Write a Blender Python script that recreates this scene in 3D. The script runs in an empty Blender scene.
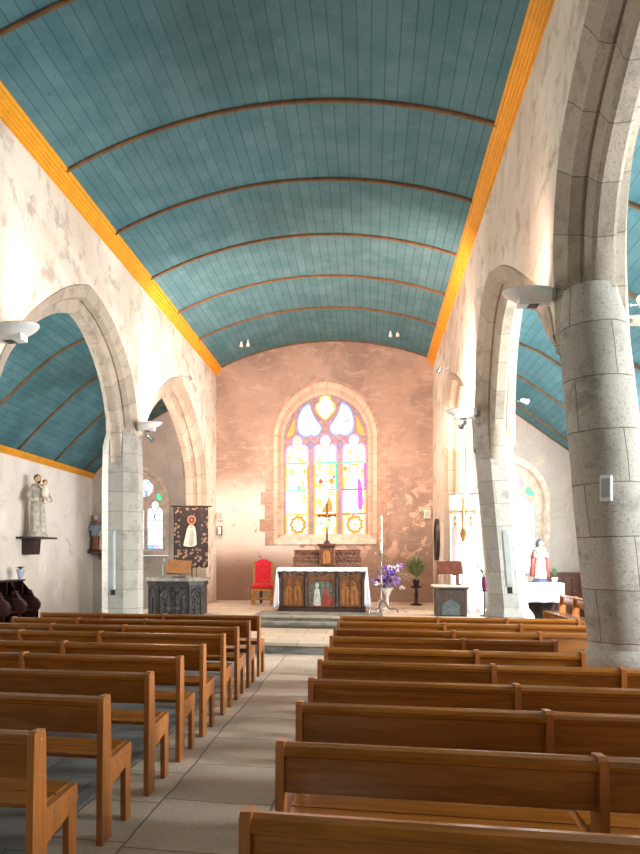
import bpy, bmesh, math, random
from math import sin, cos, pi, atan2, sqrt, radians
from mathutils import Vector, Matrix, noise
random.seed(7)
S = bpy.context.scene
C = S.collection
# ---------------------------------------------------------------- camera
FPX = 660.0; YAW = math.atan(115/660.0); EYE = 1.64
cd = bpy.data.cameras.new('camera'); cam = bpy.data.objects.new('camera', cd); C.objects.link(cam)
cd.sensor_fit = 'HORIZONTAL'; cd.sensor_width = 36; cd.lens = 36*FPX/640
cd.shift_x = 66/640; cd.shift_y = 131/640; cd.clip_start = .05; cd.clip_end = 200
cam.location = (0, 0, EYE); cam.rotation_euler = (pi/2, 0, YAW)
S.camera = cam
# ---------------------------------------------------------------- world, light, exposure
w = bpy.data.worlds.new('world'); S.world = w; w.use_nodes = True
w.node_tree.nodes['Background'].inputs[0].default_value = (.75, .85, 1, 1)
w.node_tree.nodes['Background'].inputs[1].default_value = 1.0
S.view_settings.view_transform = 'Standard'; S.view_settings.look = 'None'
S.view_settings.gamma = 1; S.view_settings.use_curve_mapping = False
S.view_settings.exposure = 0.5
def area(name, loc, rot, sx, sy, power, col):
    l = bpy.data.lights.new(name, 'AREA'); l.shape = 'RECTANGLE'; l.size = sx; l.size_y = sy
    l.energy = power; l.color = col
    o = bpy.data.objects.new(name, l); C.objects.link(o); o.location = loc; o.rotation_euler = rot
    return o
# daylight entering at the windows of the side walls and the west end (all unseen; left ones added to light the far aisle)
for yy, pw in ((-6, 60), (4.6, 330), (9.0, 560), (14.0, 470)):
    area('daylight_right', (5.66, yy, 2.55), (0, radians(90), 0), 2.2, 1.3, pw, (.93, .97, 1))
for yy, pw in ((-6, 20), (3.2, 16), (11.0, 230)):
    area('fill_left', (-7.9, yy, 2.55), (0, radians(-90), 0), 2.2, 1.3, pw, (1, .98, .94))
area('daylight_west', (-1.3, -12.8, 4.4), (radians(90), 0, 0), 2.4, 4.2, 120, (1, .96, .9))
def spot(name, loc, target, power, col, ang, size=.05, blend=.6):
    l = bpy.data.lights.new(name, 'SPOT'); l.energy = power; l.color = col; l.spot_size = radians(ang)
    l.spot_blend = blend; l.shadow_soft_size = size
    o = bpy.data.objects.new(name, l); C.objects.link(o); o.location = loc
    o.rotation_euler = (Vector(target)-Vector(loc)).to_track_quat('-Z', 'Y').to_euler()
# ---------------------------------------------------------------- measurements
XL, XR = -4.3, 1.70          # nave faces of the two arcades
TH = .60                     # arcade wall thickness
YE, YW = 18.4, -13.0          # east and west wall
AXL, AXR = -8.05, 5.85       # aisle side walls
ZC = 6.80
# ---------------------------------------------------------------- materials
def lin(c):
    f = lambda v: v/12.92 if v <= .04045 else ((v+.055)/1.055)**2.4
    return tuple(f(v/255) for v in c) + (1,)
class NT:
    def __init__(s, name):
        s.m = bpy.data.materials.new(name); s.m.use_nodes = True
        s.t = s.m.node_tree; s.b = s.t.nodes['Principled BSDF']
    def n(s, kind, **kw):
        nd = s.t.nodes.new(kind)
        for k, v in kw.items():
            if k in nd.inputs: nd.inputs[k].default_value = v
            else: setattr(nd, k, v)
        return nd
    def l(s, a, b): s.t.links.new(a, b)
    def math(s, op, a, b=None, c=None):
        nd = s.t.nodes.new('ShaderNodeMath'); nd.operation = op
        for i, v in enumerate((a, b, c)):
            if v is None: continue
            if isinstance(v, (int, float)): nd.inputs[i].default_value = v
            else: s.l(v, nd.inputs[i])
        return nd.outputs[0]
    def mix(s, fac, a, b, mode='MIX'):
        nd = s.t.nodes.new('ShaderNodeMix'); nd.data_type = 'RGBA'; nd.blend_type = mode
        if isinstance(fac, (int, float)): nd.inputs[0].default_value = fac
        else: s.l(fac, nd.inputs[0])
        for i, v in ((6, a), (7, b)):
            if isinstance(v, tuple): nd.inputs[i].default_value = v
            else: s.l(v, nd.inputs[i])
        return nd.outputs[2]
    def ramp(s, x, lo, hi):
        nd = s.t.nodes.new('ShaderNodeMapRange'); nd.interpolation_type = 'SMOOTHSTEP'
        s.l(x, nd.inputs[0]); nd.inputs[1].default_value = lo; nd.inputs[2].default_value = hi
        return nd.outputs[0]
    def noise(s, scale, detail=4, vec=None, rough=.55, dist=0):
        nd = s.n('ShaderNodeTexNoise', Scale=scale, Detail=detail, Roughness=rough, Distortion=dist)
        if vec is not None: s.l(vec, nd.inputs['Vector'])
        return nd.outputs['Fac']
    def obj(s, scale=None):
        tc = s.t.nodes.new('ShaderNodeTexCoord'); o = tc.outputs['Object']
        if scale:
            mp = s.n('ShaderNodeMapping', Scale=scale); s.l(o, mp.inputs['Vector']); o = mp.outputs[0]
        return o
    def world(s): return s.t.nodes.new('ShaderNodeNewGeometry').outputs['Position']
    def uv(s): return s.t.nodes.new('ShaderNodeTexCoord').outputs['UV']
    def out(s, col, rough=.8, bump=None, dist=.01, strength=.6, metal=0, spec=.5):
        if isinstance(col, tuple): s.b.inputs['Base Color'].default_value = col
        else: s.l(col, s.b.inputs['Base Color'])
        if isinstance(rough, (int, float)): s.b.inputs['Roughness'].default_value = rough
        else: s.l(rough, s.b.inputs['Roughness'])
        s.b.inputs['Metallic'].default_value = metal
        s.b.inputs['Specular IOR Level'].default_value = spec
        if bump is not None:
            bn = s.n('ShaderNodeBump', Strength=strength, Distance=dist)
            s.l(bump, bn.inputs['Height']); s.l(bn.outputs[0], s.b.inputs['Normal'])
        return s.m

def plain(name, c, rough=.6, metal=0, var=.12, scale=14, spec=.5):
    t = NT(name); a = lin(c); b = lin(tuple(v*(1-var) for v in c))
    nz = t.noise(scale, 3, t.obj())
    return t.out(t.mix(t.ramp(nz, .35, .65), a, b), rough, nz, .004, .25, metal, spec)

def plaster(name, a, b, c, d, patch=(.52, .6), wear=1.0):
    t = NT(name); p = t.world()
    big = t.noise(.55, 6, p, .62, .4); mid = t.noise(2.3, 8, p, .68, .3); fine = t.noise(26, 4, p)
    streak = NTmap(t, p, (3, 3, .8)); st = t.noise(1.6, 6, streak, .7)
    col = t.mix(t.ramp(big, .38, .62), lin(a), lin(b))
    col = t.mix(t.math('MULTIPLY', t.ramp(mid, *patch), wear), col, lin(c))
    col = t.mix(t.math('MULTIPLY', t.ramp(st, .56, .72), .55*wear), col, lin(d))
    col = t.mix(.10, col, t.n('ShaderNodeTexNoise', Scale=60.).outputs['Color'], 'OVERLAY')
    h = t.math('ADD', t.math('MULTIPLY', mid, 1.2), t.math('MULTIPLY', fine, .35))
    return t.out(col, .92, h, .03, .55, spec=.2)
def NTmap(t, vec, sc):
    mp = t.n('ShaderNodeMapping', Scale=sc); t.l(vec, mp.inputs['Vector']); return mp.outputs[0]

M = {}
M['plaster_nave'] = plaster('cream lime plaster', (234, 224, 208), (212, 198, 180), (184, 170, 152), (160, 146, 128), (.5, .64), .85)
M['plaster_aisle'] = plaster('worn aisle plaster', (238, 234, 226), (222, 214, 202), (186, 172, 156), (176, 164, 152), (.56, .7), .55)
M['plaster_grey'] = plaster('grey aisle plaster', (196, 190, 180), (176, 170, 162), (206, 194, 172), (140, 134, 128), (.55, .65), .7)
def east_plaster():
    t = NT('patched brown east wall plaster'); p = t.world()
    sx = t.n('ShaderNodeSeparateXYZ'); t.l(p, sx.inputs[0])
    big = t.noise(.8, 7, p, .6, .5); mid = t.noise(2.6, 8, p, .7, .6); fine = t.noise(24, 4, p)
    st = t.noise(1.7, 7, NTmap(t, p, (1.2, 1, 3.2)), .7, 1.0)
    col = t.mix(t.ramp(big, .36, .64), lin((168, 146, 130)), lin((142, 124, 112)))
    col = t.mix(t.math('MULTIPLY', t.ramp(st, .5, .66), .6), col, lin((188, 166, 148)))
    # peeled band low on the wall: pale limewash patches against bare brown
    low = t.math('MULTIPLY', t.ramp(sx.outputs[2], 4.2, 2.9), t.ramp(sx.outputs[2], 1.1, 1.9))
    left = t.ramp(sx.outputs[0], -1.2, -2.6)
    pk = t.math('ADD', t.math('MULTIPLY', left, .17), mid)
    patch = t.math('MULTIPLY', t.ramp(pk, .52, .56), low)
    col = t.mix(patch, col, t.mix(left, lin((206, 178, 160)), lin((222, 210, 200))))
    base = t.ramp(sx.outputs[2], 2.2, 1.3)
    col = t.mix(t.math('MULTIPLY', base, .7), col, lin((134, 108, 92)))
    h = t.math('ADD', t.math('MULTIPLY', mid, 1.2), t.math('ADD', t.math('MULTIPLY', fine, .3), t.math('MULTIPLY', patch, .35)))
    return t.out(col, .93, h, .03, .55, spec=.2)
M['plaster_east'] = east_plaster()

def stone(name, a, b, joint, bw=.45, bh=.34, mortar=.008, spots=.5):
    t = NT(name); uv = t.uv()
    wob = t.n('ShaderNodeTexNoise', Scale=2.2, Detail=2.0); t.l(uv, wob.inputs['Vector'])
    vm = t.t.nodes.new('ShaderNodeVectorMath'); vm.operation = 'SCALE'; t.l(wob.outputs['Color'], vm.inputs[0]); vm.inputs['Scale'].default_value = .03
    va = t.t.nodes.new('ShaderNodeVectorMath'); va.operation = 'ADD'; t.l(uv, va.inputs[0]); t.l(vm.outputs[0], va.inputs[1])
    br = t.n('ShaderNodeTexBrick', Scale=1.0); br.inputs['Mortar Size'].default_value = mortar
    br.inputs['Brick Width'].default_value = bw; br.inputs['Row Height'].default_value = bh
    br.inputs['Mortar Smooth'].default_value = .2; br.inputs['Bias'].default_value = 0
    br.inputs['Color1'].default_value = (0, 0, 0, 1); br.inputs['Color2'].default_value = (1, 1, 1, 1); br.inputs['Mortar'].default_value = (.5, .5, .5, 1)
    t.l(va.outputs[0], br.inputs['Vector'])
    p = t.world(); n1 = t.noise(3.2, 6, p, .65); n2 = t.noise(48, 5, p, .75)
    col = t.mix(t.math('MULTIPLY', br.outputs['Color'], .75), lin(a), lin(b))
    col = t.mix(t.math('MULTIPLY', t.ramp(n1, .5, .66), spots), col, lin(tuple(v*.8 for v in b)))
    col = t.mix(t.math('MULTIPLY', t.ramp(n2, .52, .66), .6), col, lin(tuple(v*.55 for v in a)))
    col = t.mix(t.math('MULTIPLY', br.outputs['Fac'], .8), col, lin(joint))
    h = t.math('SUBTRACT', t.math('ADD', t.math('MULTIPLY', n2, .25), t.math('MULTIPLY', n1, .9)), t.math('MULTIPLY', br.outputs['Fac'], .9))
    return t.out(col, .9, h, .022, .7, spec=.25)
M['stone_pillar'] = stone('grey granite pillar blocks', (176, 172, 162), (158, 154, 146), (116, 110, 100), .62, .36, .004)
M['stone_rough'] = stone('rough grey granite blocks', (180, 175, 164), (156, 152, 142), (96, 88, 78), .72, .46, .005, .7)
M['stone_arch'] = stone('pale granite arch stones', (180, 168, 150), (154, 143, 128), (108, 96, 84), 5.0, .42, .004, .5)
M['stone_jamb'] = stone('pinkish window stones', (214, 184, 160), (196, 164, 142), (140, 108, 88), 5.0, .40, .006, .3)
M['tracery'] = plain('grey mauve tracery stone', (158, 136, 142), .85, 0, .12, 8)
M['stone_step'] = plain('grey green step stone', (150, 148, 138), .7, 0, .25, 5)
M['stone_sill'] = plain('limestone', (222, 208, 190), .8, 0, .12, 6)

def vault():
    t = NT('blue painted ceiling boards'); uv = t.uv()
    sx = t.n('ShaderNodeSeparateXYZ'); t.l(uv, sx.inputs[0])
    u = t.math('DIVIDE', sx.outputs[0], .165); fr = t.math('FRACT', u)
    g = t.math('ABSOLUTE', t.math('SUBTRACT', fr, .5)); line = t.ramp(g, .455, .49)
    fl = t.math('FLOOR', u)
    wn = t.t.nodes.new('ShaderNodeTexWhiteNoise'); wn.noise_dimensions = '1D'; t.l(fl, wn.inputs['W'])
    nz = t.noise(2.0, 6, NTmap(t, t.world(), (1, 1, 1)), .65); n2 = t.noise(14, 4, t.world(), .7)
    col = t.mix(t.ramp(nz, .35, .65), lin((68, 112, 120)), lin((86, 126, 134)))
    col = t.mix(t.math('MULTIPLY', wn.outputs[0], .30), col, lin((54, 94, 102)))
    col = t.mix(t.math('MULTIPLY', t.ramp(n2, .6, .72), .4), col, lin((92, 152, 160)))
    # nail heads and knots
    vo = t.n('ShaderNodeTexVoronoi', Scale=3.2); t.l(NTmap(t, uv, (1.8, 1, 1)), vo.inputs['Vector'])
    col = t.mix(t.math('MULTIPLY', t.ramp(vo.outputs['Distance'], .07, .04), .6), col, lin((22, 60, 66)))
    col = t.mix(t.math('MULTIPLY', line, .6), col, lin((26, 56, 62)))
    return t.out(col, .75, t.math('SUBTRACT', t.math('MULTIPLY', n2, .1), line), .006, .7, spec=.25)
M['vault'] = vault()

def wood(name, a, b, rough=.42, sc=(2, 14, 14), bump=.15, dark=None, world=True):
    t = NT(name); p = NTmap(t, t.world() if world else t.obj(), sc)
    n1 = t.noise(1.6, 6, p, .65, .8); n2 = t.noise(9, 5, p, .7)
    oi = t.t.nodes.new('ShaderNodeObjectInfo')
    col = t.mix(t.ramp(n1, .32, .68), lin(a), lin(b))
    col = t.mix(t.math('MULTIPLY', t.ramp(n2, .45, .75), .18), col, lin(tuple(v*.6 for v in b)))
    if dark: col = t.mix(t.math('MULTIPLY', oi.outputs['Random'], .5), col, lin(dark))
    return t.out(col, rough, t.math('ADD', n1, n2), .003, bump, spec=.5)
M['pew'] = wood('varnished oak', (170, 106, 38), (132, 78, 25), .2, (1.4, 16, 16), .12, (118, 70, 24))
M['pew_post'] = wood('varnished oak post', (180, 112, 50), (148, 86, 36), .32, (16, 16, 1.6), .2, (150, 88, 34))
M['dark_wood'] = wood('dark carved oak', (70, 50, 36), (40, 27, 20), .45, (8, 8, 4), .5)
M['black_wood'] = wood('blackened oak', (52, 44, 40), (28, 22, 20), .4, (8, 8, 4), .5)
M['mid_wood'] = wood('brown oak', (118, 74, 44), (84, 50, 30), .45, (8, 8, 4), .4)
M['mid_wood2'] = wood('honey brown oak board', (158, 110, 66), (130, 86, 48), .45, (8, 8, 4), .4)
M['red_wood'] = wood('reddish stained wood', (112, 60, 40), (80, 38, 26), .4, (6, 6, 3), .3)
M['stall_wood'] = wood('dark purple brown stall wood', (66, 36, 30), (42, 22, 20), .32, (6, 6, 3), .3)
M['gold_wood'] = wood('golden oak panel', (178, 118, 62), (140, 86, 42), .45, (8, 8, 4), .4)
M['rib'] = wood('brown ceiling rib', (112, 84, 52), (84, 62, 38), .6, (4, 4, 4), .3)
M['ochre'] = plain('ochre painted cornice', (228, 158, 32), .5, 0, .05, 5)
M['white'] = plain('white enamel', (236, 236, 230), .35, 0, .04, 6)
M['white_cloth'] = plain('white linen', (238, 236, 240), .85, 0, .05, 4)
M['grey_plastic'] = plain('pale grey plastic', (168, 176, 172), .5, 0, .05, 5)
M['slit'] = plain('dark grille', (70, 72, 72), .6, 0, .1, 30)
M['steel'] = plain('brushed steel', (190, 190, 190), .3, 1, .1, 30)
M['bronze'] = plain('dull pinkish bronze', (160, 142, 130), .4, .5, .15, 20)
M['black'] = plain('black metal', (30, 30, 32), .45, 0, .2, 20)
M['red'] = plain('red velvet', (214, 18, 42), .7, 0, .15, 12)
M['gilt'] = plain('gilded frame wood', (196, 138, 66), .4, .3, .2, 20)
M['brass'] = plain('polished brass', (214, 160, 90), .28, .85, .12, 20)
M['wax'] = plain('candle wax', (244, 236, 214), .5, 0, .03, 5)
M['wax_red'] = plain('red candle ornament', (206, 60, 44), .5, 0, .1, 5)
M['plaster_robe'] = plain('cream statue robe', (206, 200, 184), .6, 0, .18, 9)
M['brown_robe'] = plain('brown statue robe', (150, 96, 70), .6, 0, .15, 9)
M['blue_robe'] = plain('pale blue statue mantle', (150, 180, 206), .6, 0, .12, 9)
M['deep_blue'] = plain('blue statue veil', (84, 98, 136), .6, 0, .15, 9)
M['rose_robe'] = plain('rose statue mantle', (170, 92, 84), .6, 0, .15, 9)
M['white_robe'] = plain('ivory statue gown', (236, 228, 212), .6, 0, .08, 9)
M['skin'] = plain('painted skin', (226, 182, 150), .55, 0, .06, 9)
M['hair'] = plain('painted brown hair', (70, 44, 30), .6, 0, .2, 20)
M['hair_light'] = plain('painted fair hair', (190, 150, 104), .6, 0, .2, 20)
M['leaf'] = plain('green leaves', (98, 140, 84), .6, 0, .25, 12)
M['leaf_dark'] = plain('dark green leaves', (40, 104, 64), .6, 0, .25, 12)
M['purple'] = plain('purple petals', (126, 78, 190), .7, 0, .3, 25)
M['lilac'] = plain('lilac petals', (178, 140, 214), .7, 0, .25, 25)
M['petal'] = plain('white petals', (240, 238, 236), .7, 0, .08, 25)
M['twig'] = plain('dry twig', (190, 170, 146), .7, 0, .15, 25)
M['purple_pot'] = plain('plum glazed pot', (110, 24, 74), .35, 0, .1, 8)
M['vase'] = plain('blue white glass vase', (184, 200, 214), .2, 0, .1, 8)
M['paint_scene_green'] = plain('painted green ground', (104, 112, 96), .6, 0, .35, 18)
M['panel_grey'] = plain('grey green painted panel', (84, 92, 90), .6, 0, .2, 18)
M['fern'] = plain('pale fern green', (158, 180, 136), .7, 0, .2, 12)
M['paint_pale'] = plain('painted pale figure', (200, 196, 184), .6, 0, .2, 18)
M['paint_red'] = plain('painted red robe', (164, 60, 44), .6, 0, .25, 18)
def floor_mat():
    t = NT('worn stone flags'); p = t.world()
    sx = t.n('ShaderNodeSeparateXYZ'); t.l(p, sx.inputs[0]); x, y = sx.outputs[0], sx.outputs[1]
    wob = t.math('MULTIPLY', t.math('SUBTRACT', t.noise(.9, 3, p), .5), .10)
    xw = t.math('ADD', x, wob); yw = t.math('ADD', y, t.math('MULTIPLY', t.math('SUBTRACT', t.noise(1.3, 3, p), .5), .10))
    def bricks(bw, rh, ox, oy):
        cx = t.n('ShaderNodeCombineXYZ'); t.l(t.math('ADD', xw, ox), cx.inputs[0]); t.l(t.math('ADD', yw, oy), cx.inputs[1])
        br = t.n('ShaderNodeTexBrick', Scale=1.0); br.inputs['Mortar Size'].default_value = .009; br.inputs['Brick Width'].default_value = bw
        br.inputs['Row Height'].default_value = rh; br.inputs['Mortar Smooth'].default_value = .3
        br.inputs['Color1'].default_value = (0, 0, 0, 1); br.inputs['Color2'].default_value = (1, 1, 1, 1); br.inputs['Mortar'].default_value = (.3, .3, .3, 1)
        t.l(cx.outputs[0], br.inputs['Vector']); return br
    def yb(rh, oy):   # one flag wide strip: only cross joints
        return bricks(50, rh, 20, oy)
    A = yb(.78, .35); B = yb(.62, .1); D = bricks(.9, .62, .2, .3)
    inA = t.math('MULTIPLY', t.math('GREATER_THAN', xw, -1.38), t.math('LESS_THAN', xw, -.62))
    inB = t.math('MULTIPLY', t.math('GREATER_THAN', xw, -1.84), t.math('LESS_THAN', xw, -1.38))
    ncol = lambda b: t.math('ADD', 0, b.outputs['Color'])
    def sel(fa, a, fb, b, d):
        r = t.mix(fb, d, b); return t.mix(fa, r, a)
    tint = sel(inA, A.outputs['Color'], inB, B.outputs['Color'], D.outputs['Color'])
    def line(x0):
        return t.ramp(t.math('ABSOLUTE', t.math('SUBTRACT', xw, x0)), .011, .004)
    seam = sel(inA, A.outputs['Fac'], inB, B.outputs['Fac'], D.outputs['Fac'])
    for x0 in (-1.38, -.62, -1.84): seam = t.math('MAXIMUM', seam, line(x0))
    n1 = t.noise(1.4, 6, p, .65); n2 = t.noise(55, 5, p, .7); n3 = t.noise(6, 5, p, .7)
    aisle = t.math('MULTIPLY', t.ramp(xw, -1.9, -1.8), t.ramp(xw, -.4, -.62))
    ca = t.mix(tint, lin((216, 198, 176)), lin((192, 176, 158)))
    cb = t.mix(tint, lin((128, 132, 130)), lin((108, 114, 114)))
    col = t.mix(aisle, cb, ca)  # floor beside the aisle painted darker: partly its own colour, partly shade
    col = t.mix(t.math('MULTIPLY', t.ramp(n1, .45, .7), .4), col, lin((146, 132, 118)))
    col = t.mix(t.math('MULTIPLY', t.ramp(n3, .5, .7), .25), col, lin((178, 168, 152)))
    col = t.mix(t.math('MULTIPLY', t.ramp(n2, .48, .68), .45), col, lin((96, 88, 80)))
    col = t.mix(t.math('MULTIPLY', seam, .65), col, lin((74, 64, 56)))
    h = t.math('SUBTRACT', t.math('ADD', t.math('MULTIPLY', n1, .8), t.math('MULTIPLY', n2, .15)), seam)
    return t.out(col, t.math('ADD', .42, t.math('MULTIPLY', n3, .4)), h, .012, .6, spec=.4)
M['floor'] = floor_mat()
def chancel():
    t = NT('pale chancel flagstones'); p = t.world()
    br = t.n('ShaderNodeTexBrick', Scale=1.0); br.inputs['Brick Width'].default_value = .8; br.inputs['Row Height'].default_value = .55; br.inputs['Mortar Size'].default_value = .007
    br.inputs['Color1'].default_value = lin((206, 192, 170)); br.inputs['Color2'].default_value = lin((188, 174, 154)); br.inputs['Mortar'].default_value = lin((120, 108, 94)); t.l(p, br.inputs['Vector'])
    n = t.noise(9, 5, p, .7)
    return t.out(t.mix(t.math('MULTIPLY', t.ramp(n, .5, .7), .3), br.outputs['Color'], lin((160, 148, 130))), .5, n, .005, .3)
M['chancel'] = chancel()
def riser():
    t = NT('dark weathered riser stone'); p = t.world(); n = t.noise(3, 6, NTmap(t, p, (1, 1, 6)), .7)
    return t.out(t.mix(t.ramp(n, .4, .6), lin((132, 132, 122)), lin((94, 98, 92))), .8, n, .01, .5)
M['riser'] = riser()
def carved(name, a, b, sc=(9, 9, 14)):
    t = NT(name); p = NTmap(t, t.obj(), sc)
    v = t.n('ShaderNodeTexVoronoi', Scale=1.6); v.feature = 'F1'; t.l(p, v.inputs['Vector'])
    n = t.noise(2.4, 5, p, .7, 1.5)
    k = t.math('ADD', v.outputs['Distance'], t.math('MULTIPLY', n, .6))
    return t.out(t.mix(t.ramp(k, .45, .95), lin(b), lin(a)), .45, k, .03, 1.0)
M['carved'] = carved('carved brown oak', (110, 76, 52), (46, 30, 22))
M['carved_black'] = carved('carved blackened oak', (50, 43, 42), (14, 11, 11), (11, 11, 7))
M['carved_pink'] = carved('carved oak tier', (150, 106, 84), (84, 54, 42), (14, 14, 16))

def emis(name, build, strength):
    t = NT(name); col = build(t)
    t.b.inputs['Base Color'].default_value = (0.02, .02, .02, 1); t.b.inputs['Roughness'].default_value = .25
    if isinstance(col, tuple): t.b.inputs['Emission Color'].default_value = col
    else: t.l(col, t.b.inputs['Emission Color'])
    t.b.inputs['Emission Strength'].default_value = strength
    return t.m
def glasscol(pals, scale, white=.5, jitter=0.):
    def f(t):
        p = t.world(); v = t.n('ShaderNodeTexVoronoi', Scale=scale); v.feature = 'F1'; t.l(NTmap(t, p, (1, 1, .8)), v.inputs['Vector'])
        sp = t.n('ShaderNodeSeparateColor'); t.l(v.outputs['Color'], sp.inputs[0])
        cr = t.t.nodes.new('ShaderNodeValToRGB'); cr.color_ramp.interpolation = 'CONSTANT'; e = cr.color_ramp.elements
        n = len(pals)
        e[0].position = 0; e[0].color = lin(pals[0])
        e[1].position = 1/n; e[1].color = lin(pals[1])
        for i in range(2, n): q = e.new(i/n); q.color = lin(pals[i])
        t.l(sp.outputs[0], cr.inputs[0])
        ve = t.n('ShaderNodeTexVoronoi', Scale=scale); ve.feature = 'DISTANCE_TO_EDGE'; t.l(NTmap(t, p, (1, 1, .8)), ve.inputs['Vector'])
        lead = t.ramp(ve.outputs['Distance'], .05, .015)
        return t.mix(t.math('MULTIPLY', lead, .75), cr.outputs[0], lin((120, 90, 96)))
    return f
WH = (255, 255, 255)
M['glass_main'] = emis('lit stained glass', glasscol([WH, (255, 244, 214), WH, (255, 206, 130), (238, 196, 232), WH, (255, 186, 96), (196, 232, 218), WH, (255, 190, 170), WH], 9), 1.7)
M['glass_white'] = emis('lit pale lilac glass', glasscol([WH, (226, 214, 255), WH, (240, 232, 255), (214, 196, 250), WH], 7), 1.7)
M['glass_gold'] = emis('lit amber glass', glasscol([(255, 200, 110), (255, 236, 190), (255, 182, 90), (255, 220, 160)], 9), 1.5)
M['glass_orange'] = emis('lit orange glass', lambda t: lin((255, 160, 70)), 1.35)
M['glass_pink'] = emis('lit rose glass', lambda t: lin((240, 130, 190)), 2.0)
M['glass_magenta'] = emis('lit magenta glass', lambda t: lin((206, 60, 180)), 1.6)
M['glass_green'] = emis('lit green glass', lambda t: lin((60, 176, 130)), 1.6)
M['glass_blue'] = emis('lit blue glass', lambda t: lin((110, 140, 240)), 1.8)
M['glass_red'] = emis('lit red glass', lambda t: lin((226, 60, 40)), 1.7)
M['glass_lilac'] = emis('lit lilac glass', lambda t: lin((200, 170, 255)), 1.4)
M['glass_dim'] = emis('dim violet glass', lambda t: lin((190, 160, 200)), .8)
M['glass_brown'] = emis('lit amber brown glass', lambda t: lin((220, 140, 40)), 1.15)
M['glass_side'] = emis('lit side window glass', glasscol([WH, (236, 246, 255), (246, 240, 255), WH, (228, 250, 246), (255, 246, 225)], 9), 2.2)
M['glass_violet'] = emis('lit violet tracery glass', glasscol([(196, 160, 255), (240, 200, 255), (120, 150, 240), WH, (100, 200, 180)], 9), 1.6)
M['lamp'] = emis('lit lamp lens', lambda t: lin((255, 236, 206)), 4.0)

# ---------------------------------------------------------------- mesh helpers
def link(name, me, m=None, parent=None, smooth=False):
    o = bpy.data.objects.new(name, me); C.objects.link(o)
    if m is not None and not me.materials: me.materials.append(m)
    if parent is not None: o.parent = parent
    return o
def done(name, bm, m, parent=None, smooth=False, loc=None, recalc=True):
    if recalc: bmesh.ops.recalc_face_normals(bm, faces=bm.faces[:])
    me = bpy.data.meshes.new(name); bm.to_mesh(me); bm.free()
    if smooth:
        for p in me.polygons: p.use_smooth = True
        if smooth != 'all': me.set_sharp_from_angle(angle=radians(smooth if smooth is not True else 40))
    o = link(name, me, m, parent)
    if loc is not None: o.location = loc
    return o
def tag(o, label=None, cat=None, group=None, kind=None):
    if label: o['label'] = label
    if cat: o['category'] = cat
    if group: o['group'] = group
    if kind: o['kind'] = kind
    return o
def thing(name, label, cat, loc, rz=0, group=None):
    o = bpy.data.objects.new(name, None); C.objects.link(o); o.empty_display_size = .1
    o.location = loc; o.rotation_euler = (0, 0, rz)
    return tag(o, label, cat, group)
def struct(o, kind='structure'): o['kind'] = kind; return o
def bx(bm, x0, x1, y0, y1, z0, z1, bev=0, mat=None):
    v = [bm.verts.new((x, y, z)) for x in (x0, x1) for y in (y0, y1) for z in (z0, z1)]
    fs = [(0, 1, 3, 2), (4, 6, 7, 5), (0, 4, 5, 1), (2, 3, 7, 6), (0, 2, 6, 4), (1, 5, 7, 3)]
    f = [bm.faces.new([v[i] for i in q]) for q in fs]
    if bev:
        es = list({e for a in f for e in a.edges})
        r = bmesh.ops.bevel(bm, geom=es, offset=bev, segments=2, affect='EDGES', profile=.6)
        v = list({q for q in r['verts']} | {q for q in v if q.is_valid})
    if mat is not None: bmesh.ops.transform(bm, matrix=mat, verts=[q for q in v if q.is_valid])
    return v
def box(name, a, m, parent=None, bev=0, loc=None, mat=None):
    bm = bmesh.new(); bx(bm, *a, bev=bev, mat=mat); return done(name, bm, m, parent, loc=loc)
def tube(bm, pts, r, n=8, cap=True):
    pts = [Vector(p) for p in pts]; rings = []
    rs = r if isinstance(r, (list, tuple)) else [r]*len(pts)
    up = None
    for i, p in enumerate(pts):
        d = (pts[min(i+1, len(pts)-1)] - pts[max(i-1, 0)]).normalized()
        if up is None: up = Vector((0, 0, 1)) if abs(d.z) < .9 else Vector((1, 0, 0))
        a = d.cross(up).normalized(); b = a.cross(d).normalized(); up = b
        rings.append([bm.verts.new(p + a*rs[i]*cos(2*pi*k/n) + b*rs[i]*sin(2*pi*k/n)) for k in range(n)])
    for i in range(len(pts)-1):
        for k in range(n): bm.faces.new((rings[i][k], rings[i][(k+1) % n], rings[i+1][(k+1) % n], rings[i+1][k]))
    if cap: bm.faces.new(rings[0][::-1]); bm.faces.new(rings[-1])
def lathe(bm, prof, n=20, c=(0, 0, 0), sx=1, sy=1, rot=0):
    rings = []
    for r, z in prof:
        rings.append([bm.verts.new((c[0]+r*sx*cos(rot+2*pi*k/n), c[1]+r*sy*sin(rot+2*pi*k/n), c[2]+z)) for k in range(n)])
    for i in range(len(prof)-1):
        for k in range(n): bm.faces.new((rings[i][k], rings[i][(k+1) % n], rings[i+1][(k+1) % n], rings[i+1][k]))
    bm.faces.new(rings[0][::-1]); bm.faces.new(rings[-1])
def ball(bm, c, r, s=(1, 1, 1), sub=2):
    mt = Matrix.Translation(c) @ Matrix.Diagonal((r*s[0], r*s[1], r*s[2], 1))
    return bmesh.ops.create_icosphere(bm, subdivisions=sub, radius=1, matrix=mt)['verts']
def poly(bm, pts, y0, y1, axis='y'):
    """closed 2D outline extruded; pts (a, z); axis y: a is x, depth y; axis x: a is y, depth x"""
    def P(a, z, d): return (a, d, z) if axis == 'y' else (d, a, z)
    A = [bm.verts.new(P(a, z, y0)) for a, z in pts]; B = [bm.verts.new(P(a, z, y1)) for a, z in pts]
    f1 = bm.faces.new(A); f2 = bm.faces.new(B[::-1]); n = len(pts)
    for i in range(n): bm.faces.new((A[i], A[(i+1) % n], B[(i+1) % n], B[i]))
    bmesh.ops.triangulate(bm, faces=[f1, f2])
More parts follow.
